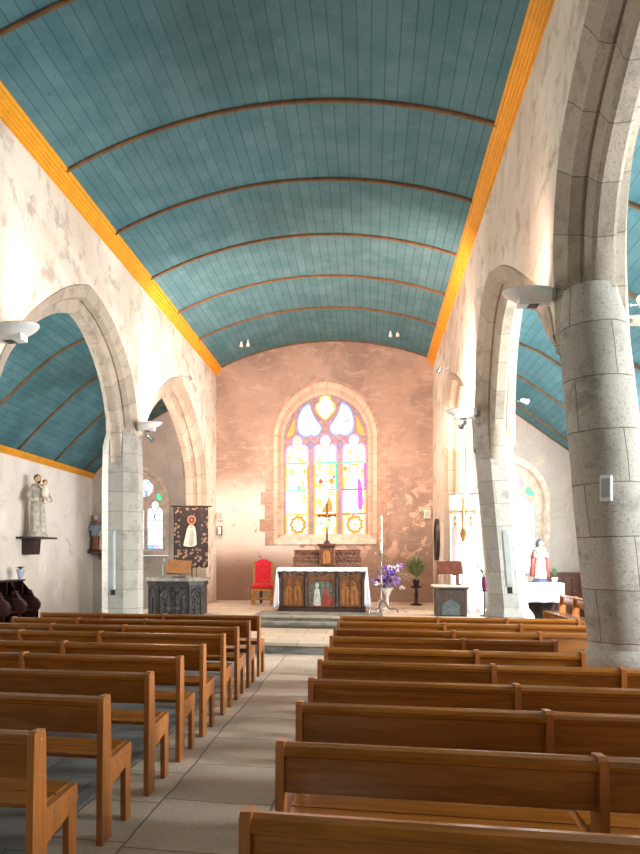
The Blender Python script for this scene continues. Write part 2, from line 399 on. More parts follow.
def plate(name, outer, holes, y0, y1, m, parent=None, bev=0, swap=False):
    """flat sheet of real thickness in the xz plane with holes cut through"""
    cu = bpy.data.curves.new(name, 'CURVE'); cu.dimensions = '2D'; cu.fill_mode = 'BOTH'
    cu.extrude = (y1-y0)/2 - bev; cu.bevel_depth = bev; cu.offset = -bev; cu.bevel_resolution = 1
    for ps in [outer]+holes:
        sp = cu.splines.new('POLY'); sp.points.add(len(ps)-1); sp.use_cyclic_u = True
        for i, (a, z) in enumerate(ps): sp.points[i].co = (a, z, 0, 1)
    t = bpy.data.objects.new(name, cu); C.objects.link(t)
    dg = bpy.context.evaluated_depsgraph_get(); me = bpy.data.meshes.new_from_object(t.evaluated_get(dg))
    bpy.data.objects.remove(t); bpy.data.curves.remove(cu)
    me.transform(Matrix.Translation((0, (y0+y1)/2, 0)) @ Matrix.Rotation(pi/2, 4, 'X'))
    if swap: me.transform(Matrix(((0, 1, 0, 0), (1, 0, 0, 0), (0, 0, 1, 0), (0, 0, 0, 1))))
    me.materials.clear(); bm = bmesh.new(); bm.from_mesh(me); bpy.data.meshes.remove(me)
    return done(name, bm, m, parent, recalc=True)
def arch_side(ys, ya, zs, za, n=14):
    """one flank of a pointed arch from the springing up to the apex"""
    w_ = abs(ya-ys); H = za-zs; R = (w_*w_+H*H)/(2*w_); sg = 1 if ya > ys else -1; ph = atan2(H, R-w_)
    return [(ys+sg*(R-R*cos(ph*i/n)), zs+R*sin(ph*i/n)) for i in range(n+1)]
def arch(yl, yr, ya, za, zl, zr, o=0, zb=None, k=1.0, n=14, zb2=None):
    a = arch_side(yl-o, ya, zl, za+o*k, n); b = arch_side(yr+o, ya, zr, za+o*k, n)[::-1]
    pts = a+b[1:]
    if zb is not None:
        m_ = 4; zb2 = zb if zb2 is None else zb2
        pts = [(yl-o, zb+(zl-zb)*i/m_) for i in range(m_)] + pts + [(yr+o, zr+(zb2-zr)*(i+1)/m_) for i in range(m_)]
    return pts
def ring(bm, curves, depths, axis, uvl=None, vscale=1.0):
    """sweep: curves[j] = outline at profile step j, depths[j] = depth of that step"""
    uvl = bm.loops.layers.uv.verify()
    n = len(curves[0]); mid = curves[len(curves)//2]; L = [0]
    for i in range(1, n): L.append(L[-1]+math.dist(mid[i], mid[i-1]))
    U = [0]
    for j in range(1, len(curves)):
        a, b = curves[j][n//3], curves[j-1][n//3]
        U.append(U[-1]+sqrt((a[0]-b[0])**2+(a[1]-b[1])**2+(depths[j]-depths[j-1])**2))
    V = []
    for cv, d in zip(curves, depths):
        V.append([bm.verts.new((a, d, z) if axis == 'y' else (d, a, z)) for a, z in cv])
    for j in range(len(curves)-1):
        for i in range(n-1):
            f = bm.faces.new((V[j][i], V[j][i+1], V[j+1][i+1], V[j+1][i]))
            for lp, (jj, ii) in zip(f.loops, ((j, i), (j, i+1), (j+1, i+1), (j+1, i))): lp[uvl].uv = (U[jj]+.3, L[ii]*vscale)
def pillar(name, cx, cy, r, z0, z1, m, n=8, rot=None, lean=0., steps=12, extra=None, mound=0.):
    """vertical shaft with uv for the block pattern; lean = dx per metre of height (0 at z1)"""
    bm = bmesh.new(); uvl = bm.loops.layers.uv.verify(); rot = pi/n if rot is None else rot
    prof = extra or [(r, z0+(z1-z0)*i/steps) for i in range(steps+1)]
    rings = []
    for rr, z in prof:
        rg = []
        for k in range(n):
            a = rot+2*pi*k/n; q = rr*(1+mound*noise.noise((cos(a)*1.5+cx, sin(a)*1.5, z*2.2)))
            rg.append(bm.verts.new((q*cos(a)+lean*(z1-z), q*sin(a), z)))
        rings.append(rg)
    for i in range(len(prof)-1):
        for k in range(n):
            f = bm.faces.new((rings[i][k], rings[i][(k+1) % n], rings[i+1][(k+1) % n], rings[i+1][k]))
            u0 = k*2*pi*r/n; u1 = (k+1)*2*pi*r/n
            for lp, u, z in zip(f.loops, (u0, u1, u1, u0), (prof[i][1], prof[i][1], prof[i+1][1], prof[i+1][1])): lp[uvl].uv = (u, z)
    bm.faces.new(rings[0][::-1]); bm.faces.new(rings[-1])
    o = done(name, bm, m, smooth=30 if n > 10 else False); o.location = (cx, cy, 0); return o

# ---------------------------------------------------------------- floor, chancel steps
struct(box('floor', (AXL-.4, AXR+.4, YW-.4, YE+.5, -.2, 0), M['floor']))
def step(name, x0, x1, y0, y1, z0, z1, top, ris):
    bm = bmesh.new(); bx(bm, x0, x1, y0+.03, y1, z0, z1-.06)
    a = done(name, bm, ris); struct(a)
    b = box('step_nosing', (x0, x1, y0, y1, z1-.06, z1), top, a, .012)
    return a
step('trim_1', XL+.06, XR+.2, 11.15, 13.55, 0, .2, M['chancel'], M['riser'])
step('trim_2', XL+.06, XR+.2, 13.45, 13.95, .2, .32, M['stone_step'], M['riser'])
step('trim_3', -5.2, 2.75, 13.78, YE, .0, .44, M['chancel'], M['riser'])

step_shade = struct(box('trim_50', (-2.4, .28, 13.79, 14.71, .441, .446), M['riser']))  # thin grey slab added; its dark colour holds the shade before the altar

# ---------------------------------------------------------------- vaults
def arcpts(x0, x1, zs, zc, n=28):
    hw = (x1-x0)/2; s = zc-zs; R = (hw*hw+s*s)/(2*s); ph = math.asin(hw/R); cx = (x0+x1)/2
    return [(cx+R*sin(-ph+2*ph*i/n), zc-R+R*cos(-ph+2*ph*i/n)) for i in range(n+1)]
NAVE = arcpts(XL+.02, XR-.02, 7.03, 7.67)
AL = [(-8.2, 3.95), (-8.05, 4.10), (-7.7, 4.44), (-7.35, 4.77), (-6.98, 5.08), (-6.6, 5.40), (-6.23, 5.66), (-5.9, 5.84), (-5.57, 5.98), (-5.2, 6.10), (-4.85, 6.17), (-4.5, 6.2)]
AR = [(2.1, 6.2), (2.6, 6.12), (3.0, 6.0), (3.4, 5.80), (3.74, 5.55), (4.1, 5.27), (4.42, 5.02), (4.8, 4.72), (5.2, 4.42), (5.6, 4.14), (5.95, 3.90)]
def vault_mesh(name, pts, y0, y1):
    bm = bmesh.new(); uvl = bm.loops.layers.uv.verify(); L = [0]
    for i in range(1, len(pts)): L.append(L[-1]+math.dist(pts[i], pts[i-1]))
    for dz, fl_ in ((0, 1), (.08, 0)):
        A = [bm.verts.new((x, y0, z+dz)) for x, z in pts]; B = [bm.verts.new((x, y1, z+dz)) for x, z in pts]
        for i in range(len(pts)-1):
            f = bm.faces.new((A[i], A[i+1], B[i+1], B[i]))
            for lp, (u, v) in zip(f.loops, ((L[i], y0), (L[i+1], y0), (L[i+1], y1), (L[i], y1))): lp[uvl].uv = (u+.05, v)
    return struct(done(name, bm, M['vault'], smooth='all', recalc=False))
vault_mesh('ceiling', NAVE, YW, YE+.1); vault_mesh('ceiling.001', AL, YW, YE+.1); vault_mesh('ceiling.002', AR, YW, YE+.1)
def rib(pts, y, w_=.05, h=.07):
    bm = bmesh.new(); rings = []
    for i, (x, z) in enumerate(pts):
        a = pts[max(i-1, 0)]; b = pts[min(i+1, len(pts)-1)]; t = Vector((b[0]-a[0], b[1]-a[1])).normalized(); nx, nz = t[1], -t[0]
        if nz > 0: nx, nz = -nx, -nz
        rings.append([bm.verts.new((x+nx*q, y+s_, z+nz*q)) for q, s_ in ((-.02, -w_/2), (h*.7, -w_/2), (h, -w_/4), (h, w_/4), (h*.7, w_/2), (-.02, w_/2))])
    for i in range(len(rings)-1):
        for k in range(6): bm.faces.new((rings[i][k], rings[i][(k+1) % 6], rings[i+1][(k+1) % 6], rings[i+1][k]))
    bm.faces.new(rings[0]); bm.faces.new(rings[-1][::-1])
    return bm
tn = 4
for i in range(-5, 7):
    y = 8.65+1.81*(i-1)
    for ps, wd in ((NAVE, .05), (AL, .05), (AR, .05)):
        yy = 6.42 if (ps is NAVE and i == 0) else y-.4*(ps is NAVE and i < 0)
        if ps is NAVE and y > 17: continue
        struct(done('trim_%d' % tn, rib(ps, yy, wd, .045), M['rib'], smooth=True)); tn += 1
for ps in (NAVE, AL, AR):
    struct(done('trim_%d' % tn, rib(ps, YE-.02, .04, .03), M['rib'], smooth=True)); tn += 1
def cornice(x, z, sg, sc=1.0, sx_=.95):
    """moulded wooden cornice; sg = direction into the room"""
    global tn
    pr_ = [(0, -.16), (.03, -.16), (.03, -.12), (.055, -.105), (.055, -.07), (.085, -.055), (.085, -.015), (.11, 0), (.11, .035), (.145, .06), (.145, .12), (.165, .14), (.165, .19), (0, .22)]
    bm = bmesh.new(); A = [bm.verts.new((x+sg*a*sx_, YW, z+b*sc)) for a, b in pr_]; B = [bm.verts.new((x+sg*a*sx_, YE, z+b*sc)) for a, b in pr_]; n = len(pr_)
    for i in range(n): bm.faces.new((A[i], A[(i+1) % n], B[(i+1) % n], B[i]))
    bm.faces.new(A); bm.faces.new(B[::-1])
    struct(done('trim_%d' % tn, bm, M['ochre'])); tn += 1
cornice(XL, 6.96, 1, .76); cornice(XR, 6.94, -1, .76); cornice(AXL, 4.05, 1, .42, .6); cornice(AXR, 3.98, -1, .42, .6)

# ---------------------------------------------------------------- arcades
def resample(pts, n=16):
    """even samples along a smoothed polyline"""
    P = [Vector(p) for p in pts]; dense = []
    for k in range(len(P)-1):
        a, b, c, d = P[max(k-1, 0)], P[k], P[k+1], P[min(k+2, len(P)-1)]
        for q in range(8):
            t = q/8; dense.append(.5*((2*b)+(c-a)*t+(2*a-5*b+4*c-d)*t*t+(3*b-a-3*c+d)*t**3))
    dense.append(P[-1]); L = [0]
    for k in range(1, len(dense)): L.append(L[-1]+(dense[k]-dense[k-1]).length)
    out = []; k = 0
    for q in range(n+1):
        x = L[-1]*q/n
        while k < len(L)-2 and L[k+1] < x: k += 1
        t = (x-L[k])/max(L[k+1]-L[k], 1e-9); out.append(tuple(dense[k].lerp(dense[k+1], min(t, 1))))
    return out
def gen(yl, yr, ya, za, zl, zr, o=.36):
    f = lambda e: (arch_side(yl-e, ya, zl, za+e, 8), arch_side(yr+e, ya, zr, za+e, 8))
    return f(o)+f(0)
def arcade(side, sg, xf, arches, m_arch):
    """arches: outer near flank, outer far flank, inner near flank, inner far flank (spring to apex), far jamb to floor"""
    prof = [(1, 0), (.97, -.015), (.66, .05), (.54, .06), (.44, .15), (.47, .18), (.28, .19), (.06, .20), (0, .235), (0, TH/2)]
    prof = prof + [(k, TH-d) for k, d in prof[:-1][::-1]]
    out = [(YW, 8.1), (YE, 8.1), (YE, 0)]
    rings = []
    for (on, of, inn, inf, resp) in arches:
        o = resample(on)+resample(of)[::-1][1:]; i_ = resample(inn)+resample(inf)[::-1][1:]
        if resp: o.append((o[-1][0], .42)); i_.append((i_[-1][0], .42))
        rings.append((o, i_))
    for (o, i_) in sorted(rings, key=lambda q: -q[0][0][0]):
        cv = [(y*.985+.015*iy, z*.985+.015*iz) for (y, z), (iy, iz) in zip(o, i_)][::-1]
        out += cv
    out.append((out[-1][0], 0)); out.append((YW, 0))
    a_, b_ = sorted((xf, xf+sg*TH))
    wl = struct(plate('wall_'+side, out, [], a_, b_, M['plaster_nave'], swap=True))
    for (o, i_) in rings:
        bm = bmesh.new()
        cs = [[(b[0]+(a[0]-b[0])*k, b[1]+(a[1]-b[1])*k) for a, b in zip(o, i_)] for k, d in prof]
        ring(bm, cs, [xf+sg*d for k, d in prof], 'x')
        done('arch_ring', bm, m_arch, wl, smooth=35, recalc=False)
    return wl
AA = [gen(-6.6, -2.5, -4.5, 5.6, 3.6, 3.6)+(0,), gen(-1.6, 2.2, .4, 5.6, 3.6, 3.6)+(0,), gen(3.0, 6.42, 4.7, 5.6, 3.4, 3.4)+(0,),
 ([(6.86, 3.0), (6.95, 3.6), (7.25, 4.15), (7.7, 4.65), (8.14, 5.02), (8.71, 5.43), (9.23, 5.72), (9.70, 5.90)], [(11.88, 3.4), (11.88, 3.9), (11.82, 4.45), (11.59, 4.95), (11.2, 5.34), (10.69, 5.66), (10.11, 5.85), (9.70, 5.90)],
  [(7.2, 3.0), (7.42, 3.6), (7.66, 4.10), (7.92, 4.41), (8.44, 4.87), (9.06, 5.24), (9.75, 5.50)], [(11.54, 3.4), (11.5, 3.9), (11.36, 4.3), (11.1, 4.78), (10.8, 5.12), (10.3, 5.40), (9.75, 5.50)], 0),
 ([(11.93, 3.3), (12.05, 3.9), (12.4, 4.48), (12.8, 4.87), (13.41, 5.30), (14.0, 5.60), (14.6, 5.80)], [(17.2, 3.0), (17.18, 3.86), (16.95, 4.43), (16.36, 5.01), (15.7, 5.46), (15.14, 5.68), (14.6, 5.80)],
  [(12.27, 3.2), (12.5, 3.8), (12.94, 4.38), (13.36, 4.76), (13.9, 5.1), (14.5, 5.32)], [(16.55, 3.0), (16.5, 3.6), (16.3, 4.1), (16.0, 4.45), (15.5, 4.85), (15.0, 5.14), (14.5, 5.32)], 1)]
AB = [gen(-7.8, -3.8, -5.8, 5.9, 3.6, 3.6)+(0,), gen(-3.0, 1.2, -.9, 5.9, 3.6, 3.6)+(0,),
 ([(1.62, 3.5), (2.0, 4.7), (2.9, 5.6), (3.8, 6.1), (4.7, 6.32)], [(6.42, 3.5), (6.5, 4.1), (6.52, 4.7), (6.35, 5.3), (5.99, 5.66), (5.48, 6.0), (4.7, 6.32)],
  [(1.95, 3.5), (2.4, 4.5), (3.2, 5.2), (4.0, 5.65), (4.7, 5.8)], [(6.12, 3.5), (6.13, 4.1), (6.08, 4.5), (5.95, 4.85), (5.66, 5.18), (5.2, 5.53), (4.7, 5.8)], 0),
 ([(6.52, 3.72), (6.65, 4.0), (7.0, 4.33), (7.5, 4.64), (8.21, 5.06), (8.86, 5.39), (9.33, 5.56), (9.9, 5.73)], [(11.17, 3.5), (11.17, 4.1), (11.05, 4.75), (10.9, 5.1), (10.6, 5.5), (10.3, 5.67), (9.9, 5.73)],
  [(6.55, 3.1), (6.85, 3.42), (7.25, 3.75), (7.65, 4.07), (8.1, 4.5), (8.8, 4.95), (9.7, 5.32)], [(10.86, 3.2), (10.80, 3.72), (10.66, 4.2), (10.5, 4.6), (10.3, 4.95), (10.05, 5.2), (9.7, 5.32)], 0),
 ([(11.24, 3.4), (11.5, 4.08), (11.98, 4.5), (12.78, 4.95), (13.6, 5.28), (14.2, 5.48), (14.8, 5.62)], [(15.6, 3.0), (15.6, 4.3), (15.52, 4.9), (15.35, 5.3), (14.8, 5.62)],
  [(11.52, 3.1), (11.8, 3.8), (12.4, 4.4), (13.3, 4.9), (14.5, 5.27)], [(15.2, 3.0), (15.18, 4.2), (14.95, 4.9), (14.5, 5.27)], 1)]
arcade('left', -1, XL, AA, M['stone_arch'])
arcade('right', 1, XR, AB, M['stone_arch'])
def base_prof(r, z1, zp=.82):
    return [(r+.11, 0), (r+.11, zp-.28), (r+.08, zp-.24), (r+.08, zp-.1), (r+.05, zp-.04), (r+.02, zp), (r, zp+.03)] + [(r*(1-.05*max(0, (i-10)/4)**2), zp+.03+(z1-zp-.03)*i/14) for i in range(1, 15)] + [(r*.86, z1+.15), (r*.74, z1+.35)]
for y in (2.6, 6.82, 11.9):
    struct(pillar('trim_%d' % tn, XL-TH/2, y, .385, 0, 3.75, M['stone_pillar'], 8, extra=base_prof(.385, 3.75, .45))); tn += 1
struct(pillar('trim_%d' % tn, XL-TH/2, -2.05, .405, 0, 4.1, M['stone_pillar'], 8)); tn += 1
for y, n, r, x, ln, mm, z1 in ((-3.4, 16, .35, 2.0, .0, .0, 4.0), (1.58, 16, .35, 2.0, .0, .0, 4.0), (6.32, 28, .295, 1.965, .095, .05, 3.68), (11.2, 8, .305, 1.96, .088, .02, 3.75)):
    struct(pillar('trim_%d' % tn, x, y, r, 0, z1, M['stone_rough' if n > 8 else 'stone_pillar'], n, lean=ln, extra=base_prof(r, z1), mound=mm)); tn += 1

# ---------------------------------------------------------------- side walls, west wall and their unseen windows
def side_wall(name, x0, x1, m): return struct(box(name, (x0, x1, YW-.3, YE+.4, 0, 4.6), m))
side_wall('wall_north', AXL-.4, AXL, M['plaster_aisle']); side_wall('wall_south', AXR, AXR+.4, M['plaster_aisle'])
struct(box('wall_west', (AXL-.3, AXR+.3, YW-.4, YW, 0, 8.1), M['plaster_nave']))
wn_ = 4
for (x, sg, ys) in ((AXR, -1, (-6, 4.6, 9.0, 14.0)), (AXL, 1, (-6, 3.2, 11.0))):
    for y in ys:
        o = struct(box('window_%d' % wn_, (x+sg*.005 if sg > 0 else x-.06, x+.06 if sg > 0 else x-.005, y-.75, y+.75, 1.3, 3.8), M['stone_sill']))
        box('pane', (x+sg*.062 if sg > 0 else x-.075, x+.075 if sg > 0 else x-.062, y-.62, y+.62, 1.45, 3.65), M['glass_side'], o); wn_ += 1
o = struct(box('window_%d' % wn_, (-2.7, .1, YW+.005, YW+.08, 2.1, 6.7), M['stone_sill'])); box('pane', (-2.55, -.05, YW+.082, YW+.1, 2.25, 6.55), M['glass_side'], o)

# ---------------------------------------------------------------- east wall with its three windows
def lancet(cx, hw, zb, zs, zt, cusp=True):
    """one light: square foot, cusped trefoil head"""
    pts = [(cx-hw, zb), (cx+hw, zb), (cx+hw, zs)]
    n = 8; sh = (zt-zs)*.45; c = .42*hw
    for i in range(1, n+1):
        a = pi/2*i/n; pts.append((cx+hw-(hw-c)*(1-cos(a)), zs+sh*sin(a)))
    r = c*1.12; zc = zt-r*1.25
    for i in range(0, 9):
        a = -.5+(pi/2+.5)*i/8; pts.append((cx+r*cos(a), zc+r*sin(a)*(1.25 if a > 0 else 1)))
    left = [(2*cx-x, z) for x, z in pts[2:-1]][::-1]
    return pts+left
X0 = -1.212
def wpx(px, py): return (X0+(px-327)/36.03, EYE+(558-py)/36.03)
def smooth_closed(pts, it=2):
    for _ in range(it):
        q = []
        for i in range(len(pts)):
            a, b = pts[i], pts[(i+1) % len(pts)]
            q += [(a[0]*.75+b[0]*.25, a[1]*.75+b[1]*.25), (a[0]*.25+b[0]*.75, a[1]*.25+b[1]*.75)]
        pts = q
    return pts
def mir(pts): return [(2*X0-x, z) for x, z in pts][::-1]
def pane(name, pts, y, m, parent, th=.012):
    bm = bmesh.new(); poly(bm, pts, y, y+th, 'y'); return done(name, bm, m, parent)
def circ(cx, cz, r, n=20, sx=1): return [(cx+r*sx*cos(2*pi*i/n), cz+r*sin(2*pi*i/n)) for i in range(n)]

def big_rect(x0, x1, z1, x, hw, zb, zs, za, name, m):
    hole = [(x-hw, zb)] + arch(x-hw, x+hw, x, za, zs, zs) + [(x+hw, zb)]
    return struct(plate(name, [(x0, 0), (x1, 0), (x1, z1), (x0, z1)], [hole], YE, YE+.5, m))
HW = 1.40
we = big_rect(XL, XR, 8.1, X0, HW, 2.02, 4.95, 6.50, 'wall_east', M['plaster_east'])
big_rect(AXL-.4, XL-.002, 6.6, -6.5, .78, 1.70, 3.2, 4.30, 'wall_northeast', M['plaster_grey'])
big_rect(XR+.002, AXR+.4, 6.6, 3.73, .92, 1.05, 3.1, 4.32, 'wall_southeast', M['plaster_grey'])
def window(name, x, hw, hg, zb, zs, za, zglass, zag, holes, m_ring, m_trac, sill):
    w_ = struct(plate(name, [(x-hg, zglass-.05)] + arch(x-hg, x+hg, x, zag, zs, zs) + [(x+hg, zglass-.05)], holes, YE+.24, YE+.36, m_trac, bev=.015))
    # moulded splayed surround
    prof = [(hw+.03, -.03), (hw-.06, -.03), (hw-.09, 0), (hw-.09, .06), (hg+.06, .14), (hg+.05, .18), (hg+.01, .20), (hg-.02, .24), (hg-.02, .38)]
    bm = bmesh.new()
    cs = []
    for o, d in prof:
        k = (o-hg)/(hw-hg); cs.append(arch(x-o, x+o, x, zag+(za-zag)*k, zs, zs, 0, zglass-.02 if d > .05 else zb))
    ring(bm, cs, [YE+d for o, d in prof], 'y')
    done('surround', bm, m_ring, w_, smooth=35, recalc=False)
    # sloping sill
    bm = bmesh.new(); s0, s1 = sill
    v = [(-hw, YE-.05, s0), (hw, YE-.05, s0), (hw, YE-.05, s0+.13), (-hw, YE-.05, s0+.13), (-hw, YE+.3, s0), (hw, YE+.3, s0), (hw, YE+.3, s1), (-hw, YE+.3, s1)]
    vv = [bm.verts.new((x+a, b, c)) for a, b, c in v]
    for f in ((0, 1, 2, 3), (3, 2, 6, 7), (4, 7, 6, 5), (0, 3, 7, 4), (1, 5, 6, 2), (0, 4, 5, 1)): bm.faces.new([vv[i] for i in f])
    done('sill', bm, M['stone_sill'], w_)
    return w_
# -- main window
zb = wpx(0, 534)[1]
hw1 = .335
LX = [wpx(298.3, 0)[0], X0, 2*X0-wpx(298.3, 0)[0]]
lan = [lancet(cx, hw1, zb, wpx(0, 449)[1], wpx(0, 432.5)[1]) for cx in LX]
dropL = smooth_closed([wpx(*q) for q in ((310.8, 399), (303, 404), (299, 413), (297.5, 424), (301, 433), (309, 435.5), (312, 432), (316, 435), (322, 432), (323.5, 425), (319, 419), (314, 411), (312, 404))], 2)
dropR = mir(dropL)
topd = smooth_closed([wpx(*q) for q in ((327, 420), (320.5, 414), (316, 408), (316.5, 401), (320.5, 399), (321, 393.5), (327, 391), (333, 393.5), (333.5, 399), (337.5, 401), (338, 408), (333.5, 414))], 2)
tri = smooth_closed([wpx(*q) for q in ((296.2, 413), (290.5, 424), (286.4, 436), (291, 434), (295.4, 431), (295.6, 422))], 1); triR = mir(tri)
mid1 = smooth_closed([wpx(*q) for q in ((311.5, 438), (308.5, 443), (312.2, 448.5), (316, 443))], 1); mid2 = mir(mid1)
W1 = window('window_1', X0, HW, 1.20, 2.02, 4.95, 6.50, zb, 6.27, lan+[dropL, dropR, topd, tri, triR, mid1, mid2], M['stone_jamb'], M['tracery'], (2.02, 2.34))
yp = YE+.30
for i, l_ in enumerate(lan): pane('stained_glass_light', l_, yp, M['glass_main'], W1)
for d_ in (dropL, dropR): pane('tracery_glass', d_, yp, M['glass_white'], W1)
pane('tracery_glass', topd, yp, M['glass_gold'], W1)
for d_ in (tri, triR): pane('tracery_glass', d_, yp, M['glass_orange'], W1)
for d_ in (mid1, mid2): pane('tracery_glass', d_, yp, M['glass_dim'], W1)
yq = yp-.012
def inset(pts, k):
    cx = sum(p[0] for p in pts)/len(pts); cz = sum(p[1] for p in pts)/len(pts)
    return [(cx+(x-cx)*k, cz+(z-cz)*k) for x, z in pts]
def border(name, pts, k, m, parent, y=None):
    y = yq if y is None else y
    bm = bmesh.new(); q = inset(pts, k); n = len(pts)
    for dy in (0, .008):
        A = [bm.verts.new((x, y+dy, z)) for x, z in pts]; B = [bm.verts.new((x, y+dy, z)) for x, z in q]
        for i in range(n): bm.faces.new((A[i], A[(i+1) % n], B[(i+1) % n], B[i]))
    return done(name, bm, m, parent)
for d_ in (dropL, dropR): border('glass_border', d_, .90, M['glass_blue'], W1)
border('glass_border', topd, .86, M['glass_orange'], W1)
pane('glass_figure', smooth_closed([wpx(*q) for q in ((320, 402), (327, 404), (334, 402), (334, 409), (327, 415), (320, 409))], 2), yq, M['glass_white'], W1)
pane('glass_figure', circ(*wpx(327, 399), .09), yq, M['glass_white'], W1)
def wbox(name, a, b, m, par=W1, y=None, th=.014):   # rectangle given by two corners of the window drawing
    (x0, z0), (x1, z1) = wpx(*a), wpx(*b); y = yq if y is None else y
    return box(name, (min(x0, x1), max(x0, x1), y-.002, y+th, min(z0, z1), max(z0, z1)), m, par)
cols = [('glass_pink', 'glass_orange'), ('glass_lilac', 'glass_orange'), ('glass_orange', 'glass_magenta')]
for i, cx in enumerate(LX):
    p0 = 327+(cx-X0)*36.03; a, b = p0-12.05, p0+12.05
    # coloured borders down both sides of the light, changing colour by panel
    for (y0, y1, c1, c2) in ((446, 461, 'glass_pink', 'glass_pink'), (462.4, 488, 'glass_orange', ('glass_brown', 'glass_green', 'glass_magenta')[i]), (489.5, 513, ('glass_pink', 'glass_orange', 'glass_pink')[i], 'glass_orange'), (514.5, 533.5, 'glass_orange', 'glass_orange')):
        wbox('glass_border', (a, y0), (a+2.0, y1), M[c1]); wbox('glass_border', (b-2.0, y0), (b, y1), M[c2])
    for yb_, cm in ((461.2, 'glass_green'), (488.7, ('glass_green', 'glass_blue', 'glass_red')[i]), (513.5, ('glass_orange', 'glass_brown', 'glass_red')[i])):
        wbox('saddle_bar', (a, yb_-.75), (b, yb_+.75), M[cm], th=.012, y=yq-.004)
    # arched rim of coloured glass in the head
    hd = [q for q in lan[i] if q[1] > wpx(0, 450)[1]]
    bm = bmesh.new(); cxm, czm = cx, wpx(0, 446)[1]
    for k in range(len(hd)-1):
        a1, a2 = hd[k], hd[k+1]; b1, b2 = [(cxm+(q[0]-cxm)*.84, czm+(q[1]-czm)*.84) for q in (a1, a2)]
        poly(bm, [a1, a2, b2, b1], yq-.002, yq+.008)
    done('glass_border', bm, M['glass_pink' if i != 1 else 'glass_lilac'], W1)
def fig(cx, top, h, m1, m2, halo=None):
    """standing figure of coloured glass pieces"""
    s = h/50
    P = lambda pts: smooth_closed([wpx(cx+x*s, top+y*s) for x, y in pts], 1)
    if halo: pane('glass_figure', circ(*wpx(cx, top+5*s), 5.5*s/36), yq+.002, M[halo], W1, .006)
    pane('glass_figure', circ(*wpx(cx, top+5*s), 3.6*s/36), yq-.004, M['glass_white'], W1, .006)
    pane('glass_figure', P(((-3, 8), (3, 8), (7, 16), (8, 30), (9, 49), (-9, 49), (-8, 30), (-7, 16))), yq, M[m1], W1, .006)
    pane('glass_figure', P(((4, 14), (8, 18), (10, 46), (4, 48), (5, 30))), yq-.004, M[m2], W1, .006)
fig(298.5, 463, 49, 'glass_white', 'glass_gold', 'glass_gold')
fig(355.5, 463, 49, 'glass_white', 'glass_magenta', 'glass_orange')
fig(327, 436, 26, 'glass_white', 'glass_lilac', None)
pane('glass_figure', smooth_closed([wpx(*q) for q in ((330, 494), (334, 505), (335, 511), (322, 512), (326, 506), (329, 500))], 1), yq, M['glass_brown'], W1, .006)
for (px, py, r, m_) in ((322, 480, 2.6, 'glass_red'), (333.5, 479.5, 2.6, 'glass_brown'), (318, 474, 1.5, 'glass_green'), (336, 476, 1.4, 'glass_magenta'), (324.5, 445, 1.2, 'glass_orange'), (300, 486, 2.2, 'glass_green'), (291, 470, 2.0, 'glass_gold'), (306, 470, 2.2, 'glass_orange'), (347, 468, 2.4, 'glass_brown'), (364, 470, 2.2, 'glass_orange'), (329, 526, 2.4, 'glass_green'), (322.5, 523, 1.8, 'glass_blue'), (331, 519, 1.6, 'glass_green')):
    r_ = random.Random(px); c_ = wpx(px, py); pane('glass_figure', [(c_[0]+r/36*r_.uniform(.5, 1.3)*cos(a*.9), c_[1]+r/36*r_.uniform(.6, 1.5)*sin(a*.9)) for a in range(7)], yq-.002, M[m_], W1, .006)
for (cx, m_) in ((299, 'glass_brown'), (356.5, 'glass_brown')):      # laurel wreath medallions
    for k in range(18):
        a = 2*pi*k/18; q = 6.4+.9*(k % 2); c_ = wpx(cx+q*cos(a), 524+(q+.9)*sin(a))
        pane('glass_figure', circ(c_[0], c_[1], 1.75/36, 8), yq-.002, M[m_], W1, .006)
    pane('glass_figure', circ(*wpx(cx, 524.5), 2.4/36), yq-.002, M['glass_gold'], W1, .006)
# quoins beside the main window
qm = M['stone_jamb']
bm = bmesh.new(); k = 0; z = 1.98
while z < 4.75:
    hgt = .36 if k % 2 else .40; wd = .40 if k % 2 else .26
    for sg in (-1, 1):
        x1 = X0+sg*(HW-.0); x2 = X0+sg*(HW+wd+random.uniform(0, .05)); bx(bm, min(x1, x2), max(x1, x2), YE-.012, YE+.02, z+.006, z+hgt-.006, .006)
    z += hgt; k += 1
M['quoin'] = plain('rosy brown quoin stone', (182, 150, 132), .9, 0, .14, 5)
done('quoin', bm, M['quoin'], W1)
bm = bmesh.new()
for i in range(9):                                   # outer voussoirs
    for sg in (-1, 1):
        c1 = arch_side(-HW, 0, 4.95, 6.50, 36); c2 = arch_side(-HW-.12, 0, 4.95, 6.64, 36)
        a, b = i*4, i*4+4
        for q in range(a, b): 
            pts = [c1[q], c1[q+1], c2[q+1], c2[q]]
            e = .004 if q == a else 0
            pts = [(X0+sg*x, z_) for x, z_ in pts]
            poly(bm, pts, YE-.014, YE+.02)
done('voussoir', bm, M['quoin'], W1)
